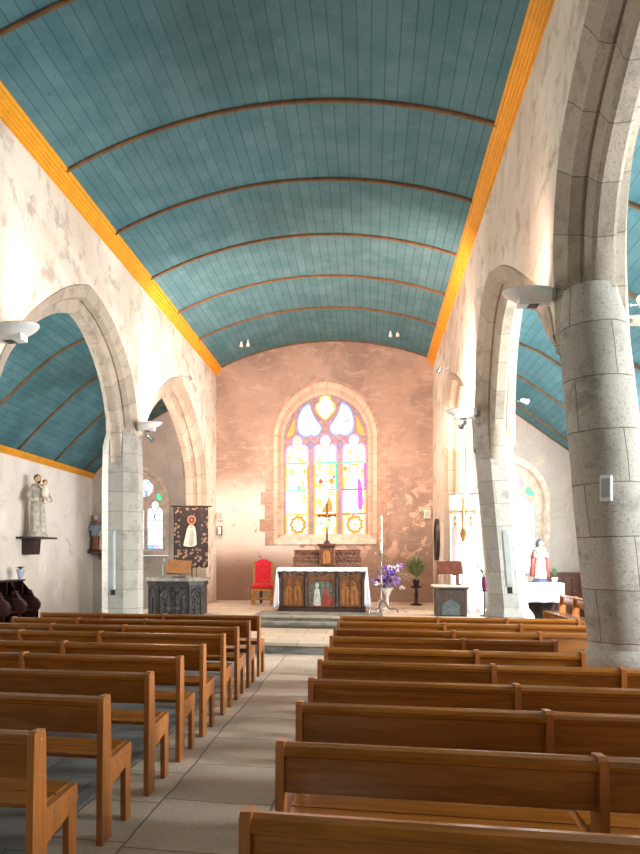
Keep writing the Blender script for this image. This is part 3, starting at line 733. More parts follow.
# -- aisle windows
def aisle_window(name, x, hw, hg, zb, zs, za, zag, zh, mt):
    c = hg*.46
    l1 = lancet(x-c, hg*.38, zb, zh, zh+.34); l2 = lancet(x+c, hg*.38, zb, zh, zh+.34)
    q4 = []
    cz = zh+.72; R = hg*.40
    for i in range(32):
        a = 2*pi*i/32; r = R*(.86+.16*abs(cos(2*a))); q4.append((x+r*cos(a), cz+r*sin(a)))
    t1 = smooth_closed([(x-hg*.86, zh+.36), (x-hg*.62, zh+.62), (x-hg*.48, zh+.48), (x-hg*.62, zh+.34)], 1); t2 = [(2*x-a, b) for a, b in t1][::-1]
    w_ = window(name, x, hw, hg, zb-.1, zs, za, zb, zag, [l1, l2, q4, t1, t2], M['stone_sill'], M['stone_sill'], (zb-.2, zb-.02))
    for l_ in (l1, l2):
        pn = pane('stained_glass_light', l_, yp, M['glass_side'], w_)
        border('glass_border', l_, .9, M['glass_violet'], w_)
    pane('tracery_glass', q4, yp, M['glass_violet'], w_)
    pane('tracery_glass', t1, yp, M['glass_green'], w_); pane('tracery_glass', t2, yp, M['glass_green'], w_)
    for k in range(1, 4):
        z_ = zb+(zh-zb)*k/4*1.05
        for cx in (x-c, x+c): box('saddle_bar', (cx-hg*.38, cx+hg*.38, yq-.006, yq+.004, z_-.015, z_+.015), M['glass_blue'], w_)
    return w_
aisle_window('window_2', -6.5, .78, .62, 1.92, 3.2, 4.30, 4.10, 2.98, None)
aisle_window('window_3', 3.73, .92, .76, 1.22, 3.1, 4.32, 4.08, 2.95, None)

# ---------------------------------------------------------------- pews
_cache = {}
def cbox(key, dims, bev=.004, rake=None):
    k = (key,)+tuple(round(v, 4) for v in dims)
    if k not in _cache:
        bm = bmesh.new(); bx(bm, *dims, bev=bev)
        me = bpy.data.meshes.new(key); bm.to_mesh(me); bm.free(); _cache[k] = me
    return _cache[k]
def post_mesh():
    if 'post' not in _cache:
        bm = bmesh.new()      # side profile (y, z): thicker foot, slight taper, rounded head
        poly(bm, [(-.055, 0), (.085, 0), (.085, .45), (.075, .84), (.068, .862), (-.008, .868), (-.034, .855), (-.05, .40)], -.018, .018, 'x')
        me = bpy.data.meshes.new('post'); bmesh.ops.recalc_face_normals(bm, faces=bm.faces[:]); bm.to_mesh(me); bm.free(); me.materials.append(M['pew_post']); _cache['post'] = me
    return _cache['post']
def endrail_mesh():
    if 'er' not in _cache:
        bm = bmesh.new()
        poly(bm, [(.08, .30), (.30, .345), (.405, .36), (.42, .40), (.42, .475), (.41, .485), (.08, .47)], -.016, .016, 'x')
        me = bpy.data.meshes.new('end_rail'); bmesh.ops.recalc_face_normals(bm, faces=bm.faces[:]); bm.to_mesh(me); bm.free(); me.materials.append(M['pew_post']); _cache['er'] = me
    return _cache['er']
def cap_mesh(L):
    k = ('cap', round(L, 3))
    if k not in _cache:
        bm = bmesh.new()
        pr_ = [(-.026, .808), (-.012, .80), (.045, .80), (.064, .81), (.068, .835), (.052, .853), (.02, .858), (-.014, .85), (-.030, .832)]
        poly(bm, pr_, 0, L, 'x'); bmesh.ops.recalc_face_normals(bm, faces=bm.faces[:])
        me = bpy.data.meshes.new('top_rail'); bm.to_mesh(me); bm.free(); me.materials.append(M['pew']); _cache[k] = me
    return _cache[k]
bolt = None
def bolt_mesh():
    if 'bolt' not in _cache:
        bm = bmesh.new(); ball(bm, (0, 0, 0), .008, (.5, 1, 1), 1); me = bpy.data.meshes.new('bolt'); bm.to_mesh(me); bm.free(); me.materials.append(M['steel']); _cache['bolt'] = me
    return _cache['bolt']
def pew(xs, y, label, group, sg, bolts=False, loc=None, rz=0):
    """xs: x of the posts from the aisle outwards; the bench faces east"""
    x0 = xs[0]; t = thing('pew', label, 'pew', loc or (x0, y, 0), rz, group)
    t.scale = (1, 1, .977); rel = [x-x0 for x in xs]
    n = len(rel)
    for i, x in enumerate(rel):
        p = link('post', post_mesh(), None, t); p.location = (x, 0, 0)
        r = link('end_rail', endrail_mesh(), None, t); r.location = (x, 0, 0)
        f = link('leg', cbox('leg', (-.018, .018, .315, .405, 0, .37)), M['pew_post'], t); f.location = (x, 0, 0)
        if bolts and i == 0:
            for (by, bz) in ((.03, .82), (.04, .64)):
                b = link('bolt', bolt_mesh(), None, p); b.location = (-sg*.019, by, bz)
            for by in (.17, .33):
                b = link('bolt', bolt_mesh(), None, r); b.location = (-sg*.017, by, .43)
    for i in range(n-1):
        a, b = sorted((rel[i], rel[i+1])); a += .018; b -= .018; L = b-a
        c = link('top_rail', cap_mesh(L), None, t); c.location = (a, 0, 0)
        q = link('backrest', cbox('backrest', (0, L, .010, .034, .635, .805)), M['pew'], t); q.location = (a, 0, 0)
        for (s0, s1) in ((.085, .235), (.250, .415)):
            s_ = link('seat_plank', cbox('seat_plank', (0, L, s0, s1, .462, .488)), M['pew'], t); s_.location = (a, 0, 0)
        s_ = link('seat_apron', cbox('seat_apron', (0, L, .37, .392, .39, .46)), M['pew'], t); s_.location = (a, 0, 0)
    return t
ORD = ['nearest the camera', 'second row from the camera', 'third row from the camera', 'fourth row from the camera', 'fifth row from the camera', 'sixth row from the camera', 'seventh row from the camera', 'third row from the altar steps', 'second row from the altar steps', 'frontmost row beside the altar steps']
LY = [2.78, 3.57, 4.37, 5.13, 5.88, 6.74, 7.47, 8.22, 9.02]
lord = ORD[:7]+ORD[8:]
for i, y in enumerate(LY):
    xa = -1.512; y += .03
    xs = [xa, -2.88, -3.81, -4.18 if i == 5 else -4.74]
    pew(xs, y, 'brown varnished wooden pew left of the aisle, '+lord[i], 'pews left of the aisle', -1, True)
RY = [2.03, 2.84, 3.635, 4.37, 5.17, 5.94, 6.78, 7.5, 8.40, 9.22]
for i, y in enumerate(RY):
    xa = -.378
    xs = [xa, .917, 1.81, 2.70]
    if i in (5, 6): xs = xs[:3]; xs[2] = 1.77
    pew(xs, y, 'brown varnished wooden pew right of the aisle, '+ORD[i], 'pews right of the aisle', 1, i < 4)
# turned pews in the right aisle
pew([0, .95, 1.9, 2.85], 0, 'wooden pew facing the nave in the right aisle, beside the white clothed table', 'pews in the right aisle', 1, loc=(4.22, 12.65, 0), rz=radians(90))
pew([0, .95, 1.9, 2.85], 0, 'wooden pew facing the nave in the right aisle, mostly behind the round pillar', 'pews in the right aisle', 1, loc=(4.22, 9.6, 0), rz=radians(90))

# ---------------------------------------------------------------- altar
ZP = .44
al = thing('altar', 'dark carved oak altar with painted centre panel under a white cloth', 'altar', (-1.045, 15.1, ZP))
aw, ad, ah = .95, .36, .98
box('body', (-aw, aw, -ad+.05, ad, .06, ah-.04), M['dark_wood'], al, .006)
box('plinth', (-aw-.02, aw+.02, -ad, ad+.02, 0, .09), M['dark_wood'], al, .012)
box('table_top', (-aw-.04, aw+.04, -ad-.02, ad+.02, ah-.05, ah), M['dark_wood'], al, .008)
box('frieze', (-aw+.02, aw-.02, -ad+.005, -ad+.06, ah-.22, ah-.055), M['carved'], al, .004)
for x in (-aw+.04, -.345, .345, aw-.04):
    bm = bmesh.new(); bx(bm, -.035, .035, -ad-.01, -ad+.06, .09, ah-.05, .006); lathe(bm, [(.02, .1), (.028, .14), (.02, .18), (.02, .6), (.03, .64), (.034, .72), (.0, .80)], 8, (0, -ad-.015, 0))
    o = done('pilaster', bm, M['dark_wood'], al); o.location = (x, 0, 0)
def gothic_frame(cx, hw, z0, z1, m, par, y, hole_zs):
    out = [(cx-hw, z0), (cx+hw, z0), (cx+hw, z1), (cx-hw, z1)]
    hi = [(cx-hw+.04, z0+.04), (cx+hw-.04, z0+.04)] + arch(cx-hw+.04, cx+hw-.04, cx, z1-.03, hole_zs, hole_zs)[::-1]
    return plate('panel_frame', out, [hi], y, y+.04, m, par, .005)
for cx in (-.63, .63):
    gothic_frame(cx, .24, .11, .80, M['mid_wood'], al, -ad, .48)
    box('door_panel', (cx-.22, cx+.22, -ad+.03, -ad+.055, .12, .78), M['gold_wood'], al)
    bm = bmesh.new()
    bx(bm, cx-.012, cx+.012, -ad+.01, -ad+.035, .15, .74)
    for sx in (-1, 1):
        for k in range(12):
            a0, a1 = pi*k/12, pi*(k+1)/12; c0 = cx+sx*.095
            tube(bm, [(c0+.085*cos(a0), -ad+.02, .50+.10*sin(a0)), (c0+.085*cos(a1), -ad+.02, .50+.10*sin(a1))], .007, 5, False)
        bx(bm, cx+sx*.10-.004, cx+sx*.10+.004, -ad+.015, -ad+.03, .15, .5)
    for k in range(16):
        a0, a1 = 2*pi*k/16, 2*pi*(k+1)/16
        tube(bm, [(cx+.07*cos(a0), -ad+.02, .655+.07*sin(a0)), (cx+.07*cos(a1), -ad+.02, .655+.07*sin(a1))], .007, 5, False)
        if k % 4 == 0: tube(bm, [(cx, -ad+.02, .655), (cx+.07*cos(a0), -ad+.02, .655+.07*sin(a0))], .006, 5, False)
    done('tracery', bm, M['mid_wood'], al)
# centre panel with two painted figures
out = [(-.31, .10), (.31, .10), (.31, .80), (-.31, .80)]
hi = [(-.26, .14), (.26, .14)] + [(.26, .60), (.24, .66), (.20, .69), (-.20, .69), (-.24, .66), (-.26, .60)]
plate('panel_frame', out, [hi], -ad, -ad+.04, M['mid_wood'], al, .005)
pc = box('painted_panel', (-.29, .29, -ad+.03, -ad+.05, .11, .71), M['paint_scene_green'], al)
bm = bmesh.new(); lathe(bm, [(.085, 0), (.08, .12), (.06, .3), (.05, .36), (.02, .39), (.035, .42), (.04, .46), (.02, .50), (0, .51)], 12, (-.10, -ad+.03, .14), 1, .25); done('painted_figure', bm, M['paint_pale'], pc, smooth=True)
bm = bmesh.new(); lathe(bm, [(.10, 0), (.10, .12), (.08, .22), (.06, .28), (.02, .31), (.035, .34), (.04, .38), (.02, .41), (0, .42)], 12, (.10, -ad+.03, .14), 1, .25); ball(bm, (.2, -ad+.03, .24), .06, (1, .3, 1.6)); done('painted_figure', bm, M['paint_red'], pc, smooth=True)
# cloth over the top with hanging sides
def cloth_altar():
    bm = bmesh.new(); W = aw+.05; hgt = ah+.004
    def sheet(fn, nu, nv):
        g = [[bm.verts.new(fn(u/nu, v/nv)) for v in range(nv+1)] for u in range(nu+1)]
        for u in range(nu):
            for v in range(nv): bm.faces.new((g[u][v], g[u+1][v], g[u+1][v+1], g[u][v+1]))
    D0, D1 = -ad-.035, ad+.035
    sheet(lambda u, v: (-W+2*W*u, D0+(D1-D0)*v, hgt), 24, 4)
    sheet(lambda u, v: (-W+2*W*u, D0-.004*sin(u*60)*v, hgt-.085*v-.006*v*sin(u*55)), 60, 3)
    for sg in (-1, 1):
        sheet(lambda u, v: (sg*(W+.085*v+.012*sin(u*22+v*2)*v), D0+.0+(D1-D0)*u, hgt-.93*v), 14, 10)
        sheet(lambda u, v: (sg*(W-.055*u*min(1, v*3)+.085*v*(1-u)), D0-.006-.012*sin(u*9)*v, hgt-(.93-.10*u)*v), 6, 10)
    bmesh.ops.remove_doubles(bm, verts=bm.verts[:], dist=.0015)
    return bm
o = done('altar_cloth', cloth_altar(), M['white_cloth'], smooth=50); o.location = (-1.045, 15.1, ZP)
md = o.modifiers.new('s', 'SOLIDIFY'); md.thickness = .004; md.offset = 1
tag(o, 'white cloth draped over the dark carved altar', 'altar cloth')
# retable tiers behind the altar, tabernacle
rt = thing('retable', 'carved brown wooden retable tiers behind the altar', 'retable', (-.98, 15.75, ZP))
box('tier_base', (-.82, .82, -.12, .12, 0, 1.02), M['mid_wood'], rt, .006)
for sx in (-1, 1):
    for (x1, z0, z1) in ((.80, 1.03, 1.19), (.78, 1.21, 1.37)):
        a, b = sorted((sx*.19, sx*x1))
        bm = bmesh.new(); bx(bm, a, b, -.11 if z0 < 1.1 else -.03, .12, z0, z1, .004)
        tr = done('carved_tier', bm, M['carved_pink'], rt)
        bm = bmesh.new(); n = 11
        for k in range(n):
            cx = a+(b-a)*(k+.5)/n
            for q in range(8):
                a0, a1 = pi*q/8, pi*(q+1)/8; yy = -.118 if z0 < 1.1 else -.038
                tube(bm, [(cx+.022*cos(a0), yy, z0+.07+.05*sin(a0)), (cx+.022*cos(a1), yy, z0+.07+.05*sin(a1))], .005, 4, False)
        done('small_arches', bm, M['mid_wood'], tr)
        box('ledge', (a-.01, b+.01, -.13 if z0 < 1.1 else -.05, .13, z1, z1+.022), M['mid_wood'], rt, .004)
tb = thing('tabernacle', 'small carved wooden tabernacle with a gilded arched door on the retable', 'tabernacle', (-.98, 15.72, ZP+1.02))
box('cabinet', (-.165, .165, -.15, .12, 0, .42), M['mid_wood'], tb, .008)
box('top', (-.22, .22, -.19, .14, .47, .52), M['mid_wood'], tb, .01)
box('neck', (-.18, .18, -.165, .12, .42, .47), M['dark_wood'], tb, .01)
bm = bmesh.new(); poly(bm, [(-.09, .05), (.09, .05)] + arch(-.09, .09, 0, .38, .24, .24)[::-1], -.165, -.148); dr = done('door', bm, M['gold_wood'], tb)
bm = bmesh.new(); bx(bm, -.008, .008, -.172, -.16, .12, .32); bx(bm, -.04, .04, -.172, -.16, .22, .236); done('door_cross', bm, M['brass'], dr)
# standing crucifix
cr = thing('crucifix', 'tall dark standing crucifix on top of the tabernacle', 'crucifix', (-.98, 15.70, ZP+1.54))
bm = bmesh.new(); lathe(bm, [(.075, 0), (.075, .03), (.05, .05), (.022, .10), (.016, .14)], 12); done('foot', bm, M['dark_wood'], cr, smooth=True)
bm = bmesh.new(); bx(bm, -.022, .022, -.016, .016, .10, .93, .004); bx(bm, -.20, .20, -.014, .014, .64, .685, .004)
for q in ((-.2, .663), (.2, .663), (0, .93)): ball(bm, (q[0], 0, q[1]), .032, (1, .6, 1))
done('cross', bm, M['red_wood'], cr)
bm = bmesh.new()
tube(bm, [(-.155, -.02, .672), (-.07, -.026, .635), (0, -.03, .61), (.07, -.026, .635), (.155, -.02, .672)], [.008, .012, .022, .012, .008], 6)
tube(bm, [(0, -.03, .63), (0, -.035, .5), (.012, -.035, .44), (0, -.035, .34), (0, -.025, .28)], [.02, .028, .024, .016, .01], 8); ball(bm, (.008, -.035, .665), .022)
done('corpus', bm, M['brass'], cr, smooth=True)

# ---------------------------------------------------------------- chair
ch = thing('armchair', 'red velvet high-backed chair with gilded frame left of the altar', 'chair', (-2.70, 16.75, ZP), radians(3))
bm = bmesh.new(); bx(bm, -.27, .27, -.26, .22, .42, .53, .04); done('seat', bm, M['red'], ch, smooth=True)
top = [(-.2, .56), (.2, .56), (.2, 1.09), (.13, 1.13), (.07, 1.165), (0, 1.175), (-.07, 1.165), (-.13, 1.13), (-.2, 1.09)]
bm = bmesh.new(); poly(bm, top, .16, .21); done('back_cushion', bm, M['red'], ch)
bm = bmesh.new()
for sx in (-1, 1): bx(bm, min(sx*.2, sx*.255), max(sx*.2, sx*.255), .17, .225, .40, 1.12, .008); 
bx(bm, -.2, .2, .18, .225, .50, .56); bx(bm, -.2, .2, .211, .228, .56, 1.1)
done('back_frame', bm, M['gilt'], ch)
for sx, sy in ((-1, -1), (1, -1), (-1, 1), (1, 1)):
    bm = bmesh.new(); lathe(bm, [(.028, 0), (.035, .03), (.022, .06), (.026, .14), (.018, .2), (.03, .3), (.03, .42)], 10, (sx*.235, -.22 if sy < 0 else .195, 0)); done('leg', bm, M['gilt'], ch, smooth=True)
bm = bmesh.new(); bx(bm, -.25, .25, -.25, -.215, .36, .42, .01); bx(bm, -.22, .22, -.01, .015, .13, .16); tube(bm, [(-.2, -.22, .18), (-.1, -.23, .20), (0, -.23, .17), (.1, -.23, .20), (.2, -.22, .18)], .014, 6); done('stretcher', bm, M['gilt'], ch)
st = thing('side_stool', 'small dark stool standing behind the red chair', 'stool', (-2.95, 17.35, ZP))
box('seat', (-.15, .15, -.15, .15, .44, .48), M['black_wood'], st, .006)
for sx in (-1, 1):
    for sy in (-1, 1): box('leg', (sx*.12-.018, sx*.12+.018, sy*.12-.018, sy*.12+.018, 0, .44), M['black_wood'], st)

# ---------------------------------------------------------------- paschal candle stand
pc = thing('candle_stand', 'tall slender metal candle stand right of the altar with scrolled feet', 'candle stand', (.26, 14.62, ZP))
bm = bmesh.new(); lathe(bm, [(.03, .02), (.045, .06), (.028, .12), (.028, .28), (.045, .31), (.022, .35), (.02, .60), (.035, .64), (.05, .66), (.03, .70), (.018, .74), (.018, .98), (.035, 1.02), (.05, 1.05), (.02, 1.10), (.016, 1.28), (.04, 1.31), (.04, 1.33)], 14); done('stem', bm, M['bronze'], pc, smooth=True)
bm = bmesh.new(); lathe(bm, [(.02, 1.33), (.11, 1.345), (.115, 1.36), (.035, 1.365), (.03, 1.42), (.042, 1.43)], 16)
for k in range(4): a = k*pi/2+.5; tube(bm, [(.1*cos(a), .1*sin(a), 1.35), (.14*cos(a), .14*sin(a), 1.37), (.15*cos(a), .15*sin(a), 1.40)], .009, 5)
done('drip_tray', bm, M['bronze'], pc, smooth=True)
for k in range(3):
    a = radians(-15+120*k); bm = bmesh.new()
    pts = [(.03, .30), (.10, .24), (.15, .14), (.21, .10), (.30, .12), (.36, .09), (.37, .02)]
    tube(bm, [(r*cos(a), r*sin(a), z) for r, z in pts], [.018, .02, .026, .024, .022, .022, .026], 8); done('foot', bm, M['bronze'], pc, smooth=True)
pc.scale = (1, 1, .95)
cn = thing('paschal_candle', 'tall white candle with red marks on the candle stand', 'candle', (.26, 14.62, ZP+1.43*.95))
bm = bmesh.new(); lathe(bm, [(.028, 0), (.025, .74), (.018, .755), (.004, .76)], 16); done('wax', bm, M['wax'], cn, smooth=True)
bm = bmesh.new(); bx(bm, -.008, .008, -.033, -.022, .30, .62); bx(bm, -.02, .02, -.032, -.02, .48, .50); bx(bm, -.014, .014, -.033, -.022, .20, .25); bx(bm, -.014, .014, -.033, -.022, .64, .68); done('cross_mark', bm, M['wax_red'], cn)
bm = bmesh.new(); tube(bm, [(0, 0, .75), (0, 0, .79)], .004, 5); done('wick', bm, M['black'], cn)

# ---------------------------------------------------------------- flowers beside the altar
fl = thing('flower_arrangement', 'purple and white flower arrangement with trailing twigs right of the altar', 'flowers', (.42, 15.70, ZP))
bm = bmesh.new(); lathe(bm, [(.13, 0), (.13, .02), (.04, .06), (.035, .3), (.09, .42), (.15, .5), (.14, .51)], 16); done('urn', bm, M['white'], fl, smooth=True)
rnd = random.Random(3)
def bloom(bm, c, r, rnd, n=26):
    for k in range(n):
        d = Vector((rnd.gauss(0, 1), rnd.gauss(0, 1), rnd.gauss(0, 1))).normalized()
        p = Vector(c)+d*r*rnd.uniform(.55, 1); ball(bm, p, r*.34, (1, 1, .7), 1)
k = 0
for i in range(38):
    a = rnd.uniform(0, 2*pi); rr = rnd.uniform(.05, .34); z = rnd.uniform(.50, 1.0)
    c = (rr*cos(a), rr*sin(a)*.6-.05, z); bm = bmesh.new(); bloom(bm, c, rnd.uniform(.06, .09), rnd, 16)
    done('blossom', bm, M[('purple', 'lilac', 'purple', 'petal', 'lilac')[i % 5]], fl, smooth='all')
bm = bmesh.new()
for i in range(240):
    a = rnd.uniform(0, 2*pi); rr = rnd.uniform(0, .33); z = rnd.uniform(.45, .95); c = Vector((rr*cos(a), rr*sin(a)*.6, z)); d = Vector((rnd.gauss(0, 1), rnd.gauss(0, 1), rnd.gauss(0, 1))).normalized()*.05; e = d.cross(Vector((0, 0, 1)))*.35
    v = [bm.verts.new(c-d), bm.verts.new(c+e), bm.verts.new(c+d), bm.verts.new(c-e)]; bm.faces.new(v)
done('foliage', bm, M['leaf'], fl)
bm = bmesh.new()
for i in range(16):
    a = rnd.uniform(-.9, 1.2) if i % 2 else rnd.uniform(0, 2*pi); L = rnd.uniform(.35, .75); pts = []
    for q in range(7):
        s = q/6; pts.append((.1*cos(a)+L*s*cos(a)*.9+.02*sin(9*s+i), .1*sin(a)+L*s*sin(a)*.5, .75+.42*s-.5*s*s+rnd.uniform(-.015, .015)))
    tube(bm, pts, .004, 4, False)
done('twigs', bm, M['twig'], fl)

# ---------------------------------------------------------------- left ambo, book stand, microphone
am = thing('ambo', 'black carved wooden ambo with pale stone top at the left arch', 'ambo', (-4.08, 13.75, .2))
AZ = 1.06-.2
pol = [(-.62, .38), (-.66, -.05), (-.36, -.34), (.36, -.34), (.62, -.12), (.60, .38)]
def prism(bm, pts, z0, z1, k=1.0):
    A = [bm.verts.new((x*k, y*k, z0)) for x, y in pts]; B = [bm.verts.new((x*k, y*k, z1)) for x, y in pts]; n = len(pts)
    bm.faces.new(A[::-1]); bm.faces.new(B)
    for i in range(n): bm.faces.new((A[i], A[(i+1) % n], B[(i+1) % n], B[i]))
bm = bmesh.new(); prism(bm, pol, 0, .95, .96); done('body', bm, M['carved_black'], am)
bm = bmesh.new(); prism(bm, pol, 0, .08, 1.0); done('base_moulding', bm, M['black_wood'], am)
bm = bmesh.new(); prism(bm, pol, .86, .95, 1.0); done('top_moulding', bm, M['black_wood'], am)
bm = bmesh.new(); prism(bm, pol, .95, 1.02, 1.05); done('stone_top', bm, M['stone_step'], am)
for i in range(1, 5):
    (x0, y0), (x1, y1) = pol[i-1], pol[i]
    dx, dy = x1-x0, y1-y0; L = sqrt(dx*dx+dy*dy); nx, ny = dy/L, -dx/L
    if nx*(x0+x1)+ny*(y0+y1) < 0: nx, ny = -nx, -ny
    bm = bmesh.new(); k_ = max(1, round(L/.33))
    for q in range(k_):
        t0, t1 = (q+.08)/k_, (q+.92)/k_; hwid = (t1-t0)*L/2; cc = ((t0+t1)/2)
        cx, cy = x0+dx*cc, y0+dy*cc
        for (u0, u1, z0, z1) in ((-hwid, -hwid+.02, .1, .84), (hwid-.02, hwid, .1, .84), (-hwid, hwid, .1, .125), (-hwid, hwid, .82, .84), (-.012, .012, .12, .6)):
            bx(bm, u0, u1, -.012, .012, z0, z1, 0, Matrix.Translation((cx*.965, cy*.965, 0)) @ Matrix.Rotation(atan2(dy, dx), 4, 'Z'))
        pts = arch_side(-hwid, 0, .55, .8, 8)+arch_side(hwid, 0, .55, .8, 8)[::-1]
        Rm = Matrix.Translation((cx*.97, cy*.97, 0)) @ Matrix.Rotation(atan2(dy, dx), 4, 'Z')
        tube(bm, [Rm @ Vector((a, 0, b)) for a, b in pts], .011, 5)
    done('carved_panel', bm, M['black_wood'], am)
bs = thing('book_stand', 'light brown wooden book stand on top of the black ambo', 'book stand', (-4.03, 13.72, .2+1.02))
box('base', (-.14, .14, -.08, .1, 0, .02), M['black'], bs, .004); box('post', (-.02, .02, -.02, .02, .02, .22), M['steel'], bs)
bm = bmesh.new(); bx(bm, -.27, .27, -.012, .012, -.17, .17, .005, Matrix.Translation((0, -.03, .23)) @ Matrix.Rotation(radians(-35), 4, 'X') @ Matrix.Rotation(radians(4), 4, 'Y')); done('slope', bm, M['mid_wood2'], bs)
box('lip', (-.27, .27, -.06, .03, .05, .07), M['mid_wood'], bs, .004, mat=Matrix.Translation((0, .03, .02)))
mc = thing('microphone', 'thin gooseneck microphone at the left of the book stand', 'microphone', (-4.36, 13.60, .2+1.02))
bm = bmesh.new(); lathe(bm, [(.05, 0), (.05, .015), (.01, .02)], 12); done('foot', bm, M['black'], mc)
bm = bmesh.new(); tube(bm, [(0, 0, .015), (0, 0, .2), (.01, .0, .28), (.03, .0, .34)], .005, 6); done('stem', bm, M['steel'], mc)
bm = bmesh.new(); tube(bm, [(.03, 0, .34), (.045, -.01, .375), (.055, -.015, .40)], [.01, .018, .012], 8); done('head', bm, M['grey_plastic'], mc)

# ---------------------------------------------------------------- figures
def robed(bm, h, w_, dpt, folds=9, sh=.80, seed=0, lean=0.):
    """robed body as one lofted surface: hem, hips, waist, shoulders, neck; front is -y"""
    prof = [(1.0, 0), (.98, .03), (.90, .18), (.84, .35), (.80, .48), (.74, .56), (.80, .66), (.92, .74), (.95, .79), (.80, .835), (.42, .855), (.26, .87), (.24, .90)]
    n = 36; rings = []
    for r, z in prof:
        rg = []
        for k in range(n):
            a = 2*pi*k/n; f = 1+(.085*(1-z)*sin(folds*a+seed+z*3) + .05*(1-z)*sin((folds*2+1)*a+seed*2)) * (1 if z < .84 else 0)
            rg.append(bm.verts.new((w_/2*r*f*cos(a)+lean*z*h, dpt/2*r*f*sin(a)*(1 if z < .84 else 1.1), z*h)))
        rings.append(rg)
    for i in range(len(prof)-1):
        for k in range(n): bm.faces.new((rings[i][k], rings[i][(k+1) % n], rings[i+1][(k+1) % n], rings[i+1][k]))
    bm.faces.new(rings[0][::-1]); bm.faces.new(rings[-1])
def head(bm, c, r):
    vs = ball(bm, c, r, (.82, .92, 1.12), 3)
    for v in vs:
        x, y, z = v.co-Vector(c)
        if y < 0:
            if abs(z) < r*.35 and abs(x) < r*.16: v.co.y -= r*.20*(1-abs(x)/(r*.16))*(1 if z < r*.1 else .4)      # nose
            for sx in (-1, 1):
                if (x-sx*r*.32)**2+(z-r*.18)**2 < (r*.15)**2: v.co.y += r*.10                                       # eye sockets
            if (z+r*.52)**2 < (r*.07)**2 and abs(x) < r*.28: v.co.y += r*.06                                        # mouth
            if z < -r*.6: v.co.y -= r*.05
    for sx in (-1, 1): ball(bm, (c[0]+sx*r*.82, c[1], c[2]), r*.18, (.4, .8, 1.3), 1)
def arm(bm, pts, r0, r1):
    n = len(pts); tube(bm, pts, [r0+(r1-r0)*i/(n-1) for i in range(n)], 10)
def hand(bm, c, r, d=(0, -1, .2)):
    """palm with five short curled fingers"""
    c = Vector(c); d = Vector(d).normalized(); side = d.cross(Vector((0, 0, 1))).normalized(); up = side.cross(d)
    ball(bm, c, r, (1, 1, .8), 1)
    for k, (o, L) in enumerate(((-.6, 1.5), (-.2, 1.75), (.2, 1.7), (.6, 1.3))):
        p = c+side*o*r+d*r*.5; tube(bm, [p, p+d*r*L*.55, p+d*r*L-up*r*.3], [r*.26, r*.23, r*.16], 6)
    p = c+side*r*.7; tube(bm, [p, p+side*r*.5+d*r*.6, p+side*r*.4+d*r*1.2], [r*.28, r*.24, r*.18], 6)
# statue A : friar holding a child, on a wall bracket
br = thing('wall_bracket', 'dark brown wooden bracket under the friar statue on the left wall', 'bracket', (AXL, 14.5, 1.92))
bm = bmesh.new(); bx(bm, .003, .62, -.42, .42, .17, .215, .008); done('shelf', bm, M['black_wood'], br)
bm = bmesh.new(); poly(bm, [(.004, -.20), (.30, -.20), (.34, .17), (.004, .17)], -.15, .15, 'y'); done('support', bm, M['stall_wood'], br)
sa = thing('saint_statue', 'cream statue of a friar holding a child, on the left wall bracket', 'statue', (AXL+.33, 14.5, 2.135), radians(48))
bm = bmesh.new(); lathe(bm, [(.24, 0), (.24, .05), (.20, .09), (.21, .12), (0, .121)], 24); done('base', bm, M['plaster_robe'], sa, smooth=True)
bm = bmesh.new(); robed(bm, 1.30, .40, .32, 8, seed=1); 
bmesh.ops.translate(bm, verts=bm.verts[:], vec=(0, 0, .10))
arm(bm, [(-.16, 0, 1.12), (-.24, -.06, .96), (-.20, -.17, .86), (-.06, -.22, .88)], .065, .05)
arm(bm, [(.16, 0, 1.12), (.25, -.06, .95), (.24, -.17, .87), (.14, -.24, .90)], .065, .05)
tube(bm, [(.02, -.16, .80), (.05, -.19, .5), (.03, -.19, .25)], [.014, .012, .012], 6)
tube(bm, [(-.17, -.03, .80), (-.1, -.15, .79), (0, -.165, .785), (.1, -.15, .79), (.17, -.03, .80)], .016, 6)
bmesh.ops.create_uvsphere
tube(bm, [(-.12, .02, 1.22), (0, .07, 1.23), (.12, .02, 1.22), (.05, -.10, 1.18), (-.05, -.10, 1.18), (-.12, .02, 1.22)], .035, 8)
done('habit', bm, M['plaster_robe'], sa, smooth='all')
bm = bmesh.new(); head(bm, (0, -.02, 1.36), .095); done('head', bm, M['skin'], sa, smooth='all'); bm = bmesh.new(); hand(bm, (-.02, -.24, .89), .032, (1, -.2, .1)); done('hand', bm, M['skin'], sa, smooth='all'); bm = bmesh.new(); hand(bm, (.12, -.26, .92), .032, (-1, -.2, .2)); done('hand', bm, M['skin'], sa, smooth='all')
bm = bmesh.new(); ball(bm, (0, .012, 1.395), .098, (.92, .98, .98), 2); ball(bm, (0, -.075, 1.30), .04, (1, .6, .9), 2); done('hair', bm, M['hair'], sa, smooth='all')
bm = bmesh.new(); lathe(bm, [(.075, 0), (.085, .08), (.075, .18), (.07, .24), (.03, .275), (.02, .29)], 14, (.10, -.22, .93)); arm(bm, [(.15, -.22, 1.15), (.22, -.24, 1.14), (.28, -.26, 1.19)], .024, .016); arm(bm, [(.05, -.22, 1.15), (0, -.2, 1.18), (-.02, -.14, 1.22)], .024, .016); arm(bm, [(.12, -.24, .95), (.16, -.29, .88), (.16, -.28, .80)], .03, .02); done('child', bm, M['white_robe'], sa, smooth='all')
bm = bmesh.new(); head(bm, (.10, -.22, 1.27), .062); done('child_head', bm, M['skin'], sa, smooth='all')
bm = bmesh.new(); ball(bm, (.10, -.205, 1.295), .063, (.95, .95, .95), 2); done('child_hair', bm, M['hair'], sa, smooth='all')
